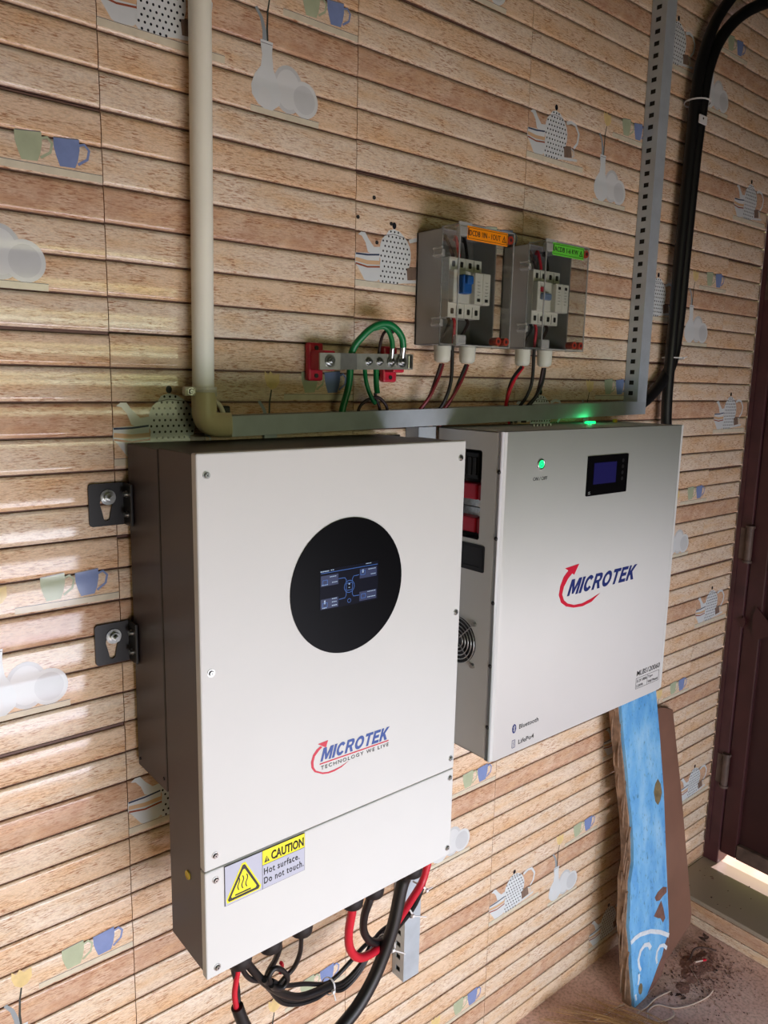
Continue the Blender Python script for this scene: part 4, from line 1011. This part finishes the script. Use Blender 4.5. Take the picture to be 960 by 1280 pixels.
# horizontal channel: smooth back to the room, open on the wall side
hc = thing('metal_channel', 'horizontal smooth grey metal channel across the wall above both units', 'channel', (0.76, -0.02, -0.45))
b = MB()
def hz_(x): return -0.4560 + (x - 0.17) * 0.0186
for x0, x1 in ((0.1690, 1.3530),):
    P = [(-0.0410, 0.0), (-0.0410, 0.0325), (-0.0025, 0.0325), (-0.0025, 0.0265), (-0.0045, 0.0265), (-0.0045, 0.0305), (-0.0390, 0.0305), (-0.0390, 0.0020), (-0.0045, 0.0020), (-0.0045, 0.006), (-0.0025, 0.006), (-0.0025, 0.0)]
    b.plate([P], lambda u, v, w: (x0 + w, u, v + hz_(x0 + w)), x1 - x0)
b.build('channel_body', M['galv'], hc)
b = MB(); b.box(0.176, 0.30, -0.036, -0.006, -0.4530, -0.4500); b.build('shade_lining', M['cavity'], hc)  # dark strip painted as shade inside the open channel end
b = MB(); b.tube([(0.172, -0.020, -0.432), (0.195, -0.022, -0.436), (0.24, -0.020, -0.436)], 0.006, 8); tag(b.build('earth_cable', M['green']), 'green cable end just visible inside the channel mouth by the elbow', 'cable')
b = MB(); b.box(0.253, 0.278, -0.0098, -0.0022, -0.60, -0.455, 0.0008)
tag(b.build('wall_strap', M['galv']), 'short flat grey steel strap between horizontal channel and inverter top', 'strap')

# ------------------------------------------------------------------ conduit
pv = thing('pvc_conduit', 'ivory plastic conduit pipe running down the wall into an elbow', 'pipe', (0.134, -0.024, -0.39))
b = MB(); b.tube([(0.1335, -0.0275, -0.405), (0.1475, -0.0225, 0.60), (0.150, -0.0225, CZ)], 0.0167, 24, 0, False); b.build('pipe', M['pvc'], pv)
b = MB()
R_ = 0.0192
pts = [(0.1335, -0.0290, -0.384), (0.1335, -0.0300, -0.405), (0.1335, -0.0305, -0.4195), (0.1375, -0.0335, -0.4310), (0.1480, -0.0385, -0.4360), (0.1600, -0.0440, -0.4365), (0.1700, -0.0480, -0.4365)]
b.tube(pts, R_, 24, cap=True); el = b.build('elbow', mat('cream elbow', (238, 226, 186), 0.4, var=0.05, vscale=12), pv)
b = MB(); b.torus((0.1335, -0.0290, -0.3845), (0, 0, 1), R_ - 0.001, 0.0022, 28); b.build('elbow_collar', M['pvcwhite'], el)
b = MB()
lp = ell(0.1345, -0.0270, 0.0205, 0.0205, 28)
b.plate([lp, ell(0.1345, -0.0270, 0.0170, 0.0170, 28)[::-1]], lambda u, v, w: (u, v, -0.3920 + w), 0.014)
b.box(0.098, 0.118, -0.038, -0.026, -0.392, -0.378, 0.003)
cp = b.build('saddle_clamp', M['pvcwhite'], pv)
screw((0.108, -0.038, -0.385), (0, -1, 0), 0.0045, cp, 'clamp_screw')
cable('flex_tube', [(0.150, -0.020, -0.398), (0.163, -0.020, -0.405), (0.170, -0.022, -0.420), (0.172, -0.022, -0.440)], 0.0042, 'pvcwhite', 'thin white tube curling from the clamp behind the elbow')
b = MB(); b.box(0.172, 0.186, -0.018, -0.0035, -0.428, -0.408, 0.003); tag(b.build('cable_clip', M['black']), 'small black clip at the left end of the horizontal channel', 'clip')

# ------------------------------------------------------------------ thick cables at right
ta = cable('power_cable', [(1.999, -0.36, 0.70), (1.86, -0.16, 0.678), (1.770, -0.062, 0.645), (1.655, -0.045, 0.585), (1.564, -0.040, 0.504), (1.522, -0.036, 0.415), (1.510, -0.034, 0.300), (1.5040, -0.032, 0.185), (1.5000, -0.030, -0.03), (1.4960, -0.030, -0.192), (1.481, -0.030, -0.295), (1.446, -0.028, -0.347), (1.388, -0.024, -0.394), (1.330, -0.022, -0.416), (1.20, -0.022, -0.424)], 0.0150, 'blackcable', 'thick black cable bending right at the top and into the channel below', seg=14)
tb = cable('power_cable', [(1.80, -0.30, 0.945), (1.72, -0.18, 0.80), (1.640, -0.08, 0.68), (1.592, -0.040, 0.601), (1.535, -0.036, 0.530), (1.494, -0.034, 0.436), (1.480, -0.034, 0.351), (1.4760, -0.034, 0.257), (1.4720, -0.034, 0.142), (1.4660, -0.034, -0.053), (1.4600, -0.036, -0.214), (1.4590, -0.036, -0.295), (1.4600, -0.036, -0.399), (1.4610, -0.040, -0.47), (1.455, -0.055, -0.54), (1.42, -0.075, -0.61), (1.35, -0.090, -0.645), (1.269, -0.092, -0.652)], 0.0140, 'blackcable', 'thick black cable running straight down behind the right edge of the white battery', seg=14)
o = tie((1.4920, -0.033, 0.338), (0.05, 0, 1), 0.031).build('cable_tie', M['tie']); tag(o, 'thin nylon tie around the two thick black cables, above the tag', 'cable tie')
o = tie((1.4770, -0.033, -0.290), (0.05, 0, 1), 0.027, (0.012, -0.004, 0.004), 0.003).build('cable_tie', M['tie']); tag(o, 'white nylon tie with a blunt head where the thick black cables part', 'cable tie')
b = MB(); b.box(1.4700, 1.5060, -0.0560, -0.0520, 0.283, 0.303, 0.001)
b2 = b.build('cable_marker', M['tie']); tag(b2, 'small white marker tag on the thick black cables near the ceiling', 'tag')
b = MB(); b.plate([ell(1.4860, 0.2955, 0.0028, n=10)], front(-0.0564), 0.0004); b.build('marker_print', M['ink'], b2)

# ------------------------------------------------------------------ cables under the inverter
LG = 'cables hanging under the inverter'
cable('power_cable', [(0.304, -0.205, -1.235), (0.304, -0.205, -1.258), (0.305, -0.195, -1.307), (0.316, -0.185, -1.351), (0.342, -0.175, -1.389), (0.382, -0.163, -1.410), (0.429, -0.148, -1.418), (0.480, -0.126, -1.410), (0.526, -0.112, -1.396), (0.561, -0.104, -1.378), (0.573, -0.104, -1.351), (0.579, -0.104, -1.317), (0.585, -0.10, -1.20)], 0.0078, 'redcable', 'thick red cable hooking under the inverter and rising past the slotted channel', LG)
cable('power_cable', [(0.346, -0.205, -1.235), (0.342, -0.205, -1.256), (0.339, -0.195, -1.292), (0.351, -0.180, -1.339), (0.385, -0.162, -1.388), (0.437, -0.136, -1.425), (0.496, -0.108, -1.440), (0.545, -0.094, -1.433), (0.580, -0.082, -1.412), (0.594, -0.080, -1.373), (0.600, -0.080, -1.338), (0.606, -0.08, -1.20)], 0.0072, 'blackcable', 'black cable looping beside the red one, second gland from the right', LG)
cable('power_cable', [(0.440, -0.190, -1.235), (0.455, -0.172, -1.275), (0.448, -0.168, -1.303), (0.431, -0.168, -1.371), (0.407, -0.166, -1.430), (0.383, -0.166, -1.468), (0.350, -0.167, -1.500), (0.308, -0.170, -1.519), (0.248, -0.180, -1.532), (0.18, -0.19, -1.545)], 0.0122, 'blackcable', 'thickest black cable sweeping from the right gland down out to the lower left', LG)
for k, (dx, dz_) in enumerate(((0, 0), (0.003, -0.008), (0.001, 0.007))):
    cable('control_cable', [(0.135 + dx, -0.188 - 0.004 * k, -1.309), (0.160 + dx, -0.170, -1.356 + dz_ * 0.5), (0.197, -0.150, -1.409 + dz_), (0.236, -0.140, -1.442 + dz_), (0.282, -0.130, -1.464 + dz_), (0.316, -0.122, -1.475 + dz_ * 0.6), (0.352, -0.118, -1.492 + dz_), (0.390, -0.117, -1.479 + dz_), (0.422, -0.113, -1.452 + dz_), (0.458, -0.100, -1.446 + dz_ * 0.7), (0.509, -0.088, -1.450 + dz_ * 0.5), (0.555, -0.075, -1.44 + dz_)], 0.0042, 'blackcable',
          ('lowest strand of the slim black bundle sagging under the inverter', 'middle strand of the slim black bundle sagging under the inverter', 'upper strand of the slim black bundle sagging under the inverter')[(1, 0, 2)[k]], LG)
cable('control_cable', [(0.160, -0.180, -1.334), (0.202, -0.150, -1.387), (0.256, -0.132, -1.426), (0.307, -0.122, -1.461), (0.334, -0.120, -1.462), (0.368, -0.118, -1.450), (0.406, -0.112, -1.440), (0.438, -0.104, -1.444)], 0.0040, 'blackcable', 'slim black cable strung above the sagging bundle from the knot to the tie', LG)
cable('control_cable', [(0.093, -0.205, -1.235), (0.093, -0.205, -1.258), (0.101, -0.200, -1.278), (0.119, -0.190, -1.304), (0.142, -0.180, -1.325), (0.166, -0.170, -1.352)], 0.0040, 'blackcable', 'slim black cable from the leftmost gland curving into the knot', LG)
cable('control_cable', [(0.100, -0.205, -1.235), (0.102, -0.203, -1.254), (0.118, -0.195, -1.284), (0.139, -0.183, -1.319), (0.163, -0.176, -1.352), (0.194, -0.160, -1.392), (0.236, -0.146, -1.431), (0.282, -0.136, -1.452), (0.316, -0.126, -1.466)], 0.0066, 'blackcable', 'wider black cable from the leftmost gland, right of the slim one', LG)
cable('control_cable', [(0.150, -0.205, -1.235), (0.159, -0.205, -1.254), (0.160, -0.190, -1.289), (0.153, -0.180, -1.314), (0.153, -0.175, -1.334), (0.166, -0.166, -1.355), (0.191, -0.156, -1.374)], 0.0048, 'blackcable', 'black cable dropping from the second gland into the knot', LG)
cable('control_cable', [(0.200, -0.205, -1.235), (0.200, -0.205, -1.256), (0.208, -0.190, -1.299), (0.203, -0.180, -1.331), (0.186, -0.176, -1.346), (0.172, -0.172, -1.356), (0.151, -0.182, -1.329)], 0.0040, 'blackcable', 'slim black cable from the third gland curving left into the knot', LG)
cable('control_cable', [(0.153, -0.186, -1.330), (0.148, -0.190, -1.313), (0.159, -0.190, -1.304), (0.178, -0.186, -1.322), (0.190, -0.180, -1.347), (0.182, -0.178, -1.360), (0.164, -0.182, -1.349), (0.153, -0.190, -1.332)], 0.0044, 'blackcable', 'black cable coiled around the knot under the inverter', LG)
cable('control_cable', [(0.182, -0.172, -1.318), (0.188, -0.166, -1.330), (0.186, -0.164, -1.345)], 0.0032, 'redcable', 'tiny red wire end showing inside the black knot', LG)
cable('control_cable', [(0.088, -0.205, -1.235), (0.085, -0.205, -1.255), (0.083, -0.202, -1.277), (0.081, -0.200, -1.304), (0.086, -0.200, -1.340)], 0.0046, 'redcable', 'thin red wire at the inverter bottom left corner entering a black sleeve', LG)
cable('control_cable', [(0.080, -0.203, -1.235), (0.078, -0.203, -1.255), (0.085, -0.198, -1.281), (0.090, -0.194, -1.309), (0.090, -0.196, -1.340)], 0.0040, 'blackcable', 'thin black wire beside the red one entering the same sleeve', LG)
b = MB(); b.tube([(0.085, -0.200, -1.325), (0.093, -0.200, -1.353), (0.107, -0.200, -1.391), (0.125, -0.20, -1.44)], 0.0098, 14)
tag(b.build('cable_sleeve', M['blackcable']), 'fat black sleeve hanging under the inverter bottom left corner', 'sleeve')
b = MB(); b.tube([(0.152, -0.172, -1.335), (0.157, -0.168, -1.345), (0.163, -0.164, -1.356)], 0.012, 12)
for c_, a_, r_, tl, lb_ in (((0.315, -0.122, -1.470), (1, 0.3, -0.3), 0.0140, (0.004, -0.002, -0.020), 'white nylon tie with a tail around the slim black bundle'),
                        ((0.428, -0.152, -1.420), (0.8, 0.4, -0.1), 0.0180, (0.030, -0.002, -0.022), 'white nylon tie binding the thickest black cable to the red one'),
                        ((0.568, -0.094, -1.392), (0.7, 0.1, 0.8), 0.0170, (0.012, -0.004, 0.004), 'white nylon tie binding red and black cables near the channel top'),
                        ((0.530, -0.100, -1.432), (1, 0.1, 0.3), 0.0120, (0.034, -0.004, -0.016), 'white nylon tie with tail lying against the slotted channel')):
    o = tie(c_, a_, r_, tl).build('cable_tie', M['tie']); tag(o, lb_, 'cable tie', 'nylon ties under the inverter')

# ------------------------------------------------------------------ boards
bl = thing('blue_board', 'weathered sky blue board with splintered left edge leaning on the wall', 'board', (1.42, -0.16, FZ))
def lean(y0, y1, z0, z1):      # front-face depth as a function of height
    return lambda z: y0 + (y1 - y0) * (z - z0) / (z1 - z0)
ly = lean(-0.172, -0.060, FZ, -1.125)
rb = random.Random(11)
edgeL = [(1.322, -2.058), (1.318, -2.00), (1.312, -1.94), (1.314, -1.88), (1.307, -1.82), (1.316, -1.76), (1.322, -1.70), (1.338, -1.65), (1.340, -1.60), (1.336, -1.52), (1.328, -1.45), (1.322, -1.38), (1.312, -1.30), (1.303, -1.21), (1.296, -1.125)]
edgeR = [(1.466, -1.125), (1.472, -1.21), (1.486, -1.35), (1.498, -1.51), (1.500, -1.67), (1.503, -1.79), (1.506, -1.90), (1.500, -1.96), (1.482, -2.00), (1.461, -2.03), (1.41, -2.046), (1.372, -2.056)]
edgeL = [(x + rb.uniform(-0.0015, 0.0015), z) for x, z in edgeL]
b = MB(); b.plate([edgeL + edgeR], lambda u, v, w: (u, ly(v) + w, v), 0.010); b.build('painted_face', M['bluepaint'], bl)
core = [(x - 0.0035 + rb.uniform(-0.003, 0.001), z) for x, z in edgeL] + [(x - 0.002, z + 0.001) for x, z in edgeR]
b = MB(); b.plate([core], lambda u, v, w: (u - w * 0.1, ly(v) + 0.0095 + w, v), 0.026); b.build('wood_core', M['rawedge'], bl)
b = MB()
for i in range(40):
    z = -2.02 + i * 0.0222; x = min(p[0] for p in edgeL if abs(p[1] - z) < 0.06) - 0.003
    h = rb.uniform(0.05, 0.12); y = ly(z) + rb.uniform(0.010, 0.032)
    b.tube([(x + 0.003, y, z - h / 2), (x - rb.uniform(0.000, 0.003), y, z), (x + 0.003, y, z + h / 2)], 0.0022, 5)
b.build('splinters', M['rawedge'], bl)
def on_board(poly, lift, name, mk):
    b = MB(); b.plate([poly], lambda u, v, w: (u, ly(v) - lift + w, v), lift); return b.build(name, M[mk], bl)
on_board([(1.468, -1.455), (1.482, -1.475), (1.487, -1.500), (1.478, -1.520), (1.465, -1.530), (1.452, -1.515), (1.446, -1.486), (1.455, -1.465)], 0.0006, 'stain', 'stain')
on_board([(1.436, -1.790), (1.452, -1.780), (1.480, -1.776), (1.499, -1.785), (1.497, -1.800), (1.480, -1.802), (1.460, -1.808), (1.443, -1.803)], 0.0006, 'bare_patch', 'bare')
on_board([(1.429, -1.842), (1.450, -1.826), (1.468, -1.812), (1.478, -1.838), (1.486, -1.872), (1.474, -1.880), (1.462, -1.862), (1.449, -1.856)], 0.0006, 'bare_patch', 'bare')
on_board([(1.385, -2.050), (1.411, -2.028), (1.440, -1.998), (1.466, -1.975), (1.480, -1.950), (1.502, -1.925), (1.499, -1.960), (1.481, -2.000), (1.460, -2.030), (1.41, -2.045)], 0.0006, 'bare_patch', 'bare')
on_board(ell(1.352, -2.018, 0.010, 0.016, 12), 0.0006, 'stain', 'stain')
on_board(stroke([(1.313, -1.866), (1.335, -1.862), (1.359, -1.863), (1.410, -1.877), (1.459, -1.902), (1.503, -1.932)], 0.012), 0.0008, 'paint_mark', 'chalk')
on_board(stroke([(1.408, -1.926), (1.398, -1.910), (1.378, -1.903), (1.358, -1.910), (1.346, -1.930), (1.348, -1.950), (1.356, -1.966)], 0.013, 0.008), 0.0008, 'paint_mark', 'chalk')
on_board(stroke([(1.490, -1.964), (1.474, -1.948), (1.456, -1.942), (1.441, -1.950), (1.434, -1.968), (1.438, -1.985)], 0.011, 0.007), 0.0008, 'paint_mark', 'chalk')
on_board(stroke([(1.346, -1.972), (1.346, -1.985), (1.340, -2.000)], 0.009, 0.006), 0.0008, 'paint_mark', 'chalk')
on_board(stroke([(1.327, -2.022), (1.330, -2.040)], 0.007, 0.005), 0.0008, 'paint_mark', 'chalk')
by = lean(-0.128, -0.020, FZ, -1.315)
b = MB()
for k, (pl, dx) in enumerate((([(1.515, FZ + 0.001), (1.570, FZ + 0.001), (1.700, FZ + 0.045), (1.712, FZ + 0.075), (1.688, -1.60), (1.6620, -1.328), (1.6100, -1.310), (1.500, -1.290), (1.49, -1.7)], 0),)):
    b.plate([pl], lambda u, v, w: (u, by(v) + w, v), 0.018)
br = b.build('brown_board', M['brownboard']); tag(br, 'plain brown board leaning on the wall behind the blue board', 'board')

# ------------------------------------------------------------------ floor clutter
br = thing('broom', 'straw broom lying on the floor at the wall, bristles spread left', 'broom', (1.12, -0.12, FZ))
b = MB(); rb = random.Random(5)
for i in range(90):
    a = Vector((1.30 + rb.uniform(-0.02, 0.03), -0.36 + rb.uniform(-0.03, 0.03), FZ + 0.012 + rb.uniform(0, 0.03)))
    f = rb.random()
    e = Vector((1.06 + 0.20 * f + rb.uniform(-0.03, 0.03), -0.022 - 0.16 * f * 0.2 - rb.uniform(0, 0.09), FZ + rb.uniform(0.004, 0.030)))
    m_ = (a + e) / 2 + Vector((rb.uniform(-0.02, 0.02), rb.uniform(-0.02, 0.02), rb.uniform(0.0, 0.012)))
    b.tube([a, m_, e], 0.0011, 4, 0, True, True, lambda t: 0.0013 * (1 - 0.6 * t))
tag(b.build('bristles', M['straw'], br), kind='stuff')
b = MB(); b.tube([(1.288, -0.345, FZ + 0.026), (1.34, -0.405, FZ + 0.030), (1.40, -0.48, FZ + 0.032)], 0.020, 12); b.build('grip', M['straw'], br)
z_ = FZ + 0.0026
WG = 'scraps of off-white wire on the floor'
cable('wire_scrap', [(1.22, -0.235, z_), (1.265, -0.193, z_), (1.310, -0.188, z_), (1.354, -0.191, z_), (1.40, -0.190, z_), (1.454, -0.202, z_)], 0.0022, 'wirewhite', 'straight off-white wire scrap starting below the blue board foot', WG, 'wire', 6)
cable('wire_scrap', [(1.553, -0.276, z_), (1.518, -0.278, z_), (1.456, -0.264, z_), (1.408, -0.241, z_), (1.382, -0.206, z_), (1.348, -0.200, z_), (1.330, -0.208, z_), (1.317, -0.221, z_), (1.337, -0.242, z_), (1.375, -0.256, z_ + 0.004), (1.392, -0.246, z_ + 0.004)], 0.0022, 'wirewhite', 'off-white wire scrap curled in a loop on the floor', WG, 'wire', 6)
cable('wire_scrap', [(1.195, -0.127, z_), (1.248, -0.136, z_), (1.29, -0.141, z_), (1.31, -0.147, z_)], 0.0022, 'wirewhite', 'short bent wire scrap left of the blue board foot', WG, 'wire', 6)
cable('wire_scrap', [(1.581, -0.190, z_ + 0.004), (1.555, -0.230, z_), (1.532, -0.271, z_), (1.49, -0.356, z_), (1.47, -0.40, z_)], 0.0010, 'wirewhite', 'hair-thin pale strand crossing the floor from the debris', WG, 'wire', 5)
# debris: dust heap and crumbs nobody could count
b = MB(); rb = random.Random(9)
def heap(cx, cy, rad, hgt, n=14):
    vs = {}
    c = b.bm.verts.new((cx, cy, FZ + hgt))
    prev = [c]
    rings = []
    for j in range(1, 5):
        ring = []
        for i in range(n):
            a = 2 * math.pi * i / n; rr = rad * j / 4 * rb.uniform(0.85, 1.15)
            ring.append(b.bm.verts.new((cx + rr * math.cos(a), cy + rr * math.sin(a) * 0.8, FZ + max(0.0004, hgt * (1 - j / 4) * rb.uniform(0.5, 1.2)))))
        rings.append(ring)
    for i in range(n): b.bm.faces.new((c, rings[0][i], rings[0][(i + 1) % n]))
    for j in range(3):
        for i in range(n): b.bm.faces.new((rings[j][i], rings[j + 1][i], rings[j + 1][(i + 1) % n], rings[j][(i + 1) % n]))
for cx, cy, rad, hg in ((1.60, -0.190, 0.045, 0.009), (1.56, -0.205, 0.035, 0.006), (1.655, -0.195, 0.03, 0.005), (1.50, -0.215, 0.025, 0.003), (1.63, -0.225, 0.02, 0.003)): heap(cx, cy, rad, hg)
dp = b.build('dust_heap', M['dust']); tag(dp, 'reddish-brown heap of sweepings at the foot of both boards', 'dust', kind='stuff')
b = MB()
for i in range(900):
    x = rb.gauss(1.60, 0.075); y = rb.gauss(-0.225, 0.055)
    if x > SX - 0.015 or y > -0.02 or x < 1.2: continue
    s_ = rb.uniform(0.0005, 0.0016) * (2.0 if rb.random() < 0.05 else 1)
    zz = FZ + (0.006 if (x - 1.6) ** 2 + (y + 0.2) ** 2 < 0.0016 else 0.0005)
    b.box(x - s_, x + s_, y - s_ * rb.uniform(0.5, 1.5), y + s_, zz, zz + s_, 0, rb.choice((0, 0, 0, 1)))
for i in range(26):
    x = rb.uniform(SX + 0.01, XR - 0.02); y = rb.uniform(-0.5, -0.02); s_ = rb.uniform(0.0006, 0.0022)
    b.box(x - s_, x + s_, y - s_, y + s_, SZ, SZ + s_, 0, 1)
dp = b.build('crumbs', [M['dust'], M['chip']]); tag(dp, 'scattered crumbs of mortar and dirt across floor and step', 'debris', kind='stuff')
def leafy(cx, cy, cz, s_, label, mk, name='dry_leaf'):
    b = MB()
    for k in range(4):
        a = rb.uniform(0, 6.28); p = Vector((cx + math.cos(a) * s_ * 0.8, cy + math.sin(a) * s_ * 0.8, cz + 0.003))
        d = Vector((math.cos(a + 1), math.sin(a + 1), 0)) * s_; n_ = Vector((-d.y, d.x, 0)) * 0.45
        vs = [b.bm.verts.new(v) for v in (p - d, p + n_ + Vector((0, 0, 0.004)), p + d, p - n_ + Vector((0, 0, 0.002)))]; b.bm.faces.new(vs)
        b.bm.faces.new([b.bm.verts.new(v.co + Vector((0, 0, -0.0008))) for v in reversed(vs)])
    o = b.build(name, M[mk]); tag(o, label, 'leaf'); return o
leafy(1.728, -0.150, FZ + 0.004, 0.014, 'dark crumpled leaf lying below the step by the brown board', 'chip')
leafy(1.455, -0.232, FZ + 0.002, 0.010, 'dark curled leaf on the floor between the wire scraps', 'chip')
leafy(1.900, -0.085, SZ + 0.001, 0.006, 'small reddish leaf fragment on the step near the door', 'bare')
b = MB(); b.tube([(1.606, -0.178, FZ + 0.014), (1.640, -0.170, FZ + 0.020), (1.680, -0.178, FZ + 0.012), (1.71, -0.205, FZ + 0.004)], 0.0030, 7)
tag(b.build('twig', M['chip']), 'dark curved twig resting on the sweepings right of the boards', 'twig')
b = MB(); b.cyl((1.600, -0.196, FZ + 0.016), (1.625, -0.205, FZ + 0.014), 0.0026, 8); b.cyl((1.625, -0.205, FZ + 0.014), (1.637, -0.209, FZ + 0.013), 0.0036, 8, 1)
tag(b.build('wire_connector', [M['wirewhite'], M['redcable']]), 'small white and red wire end lying on the sweepings', 'wire')
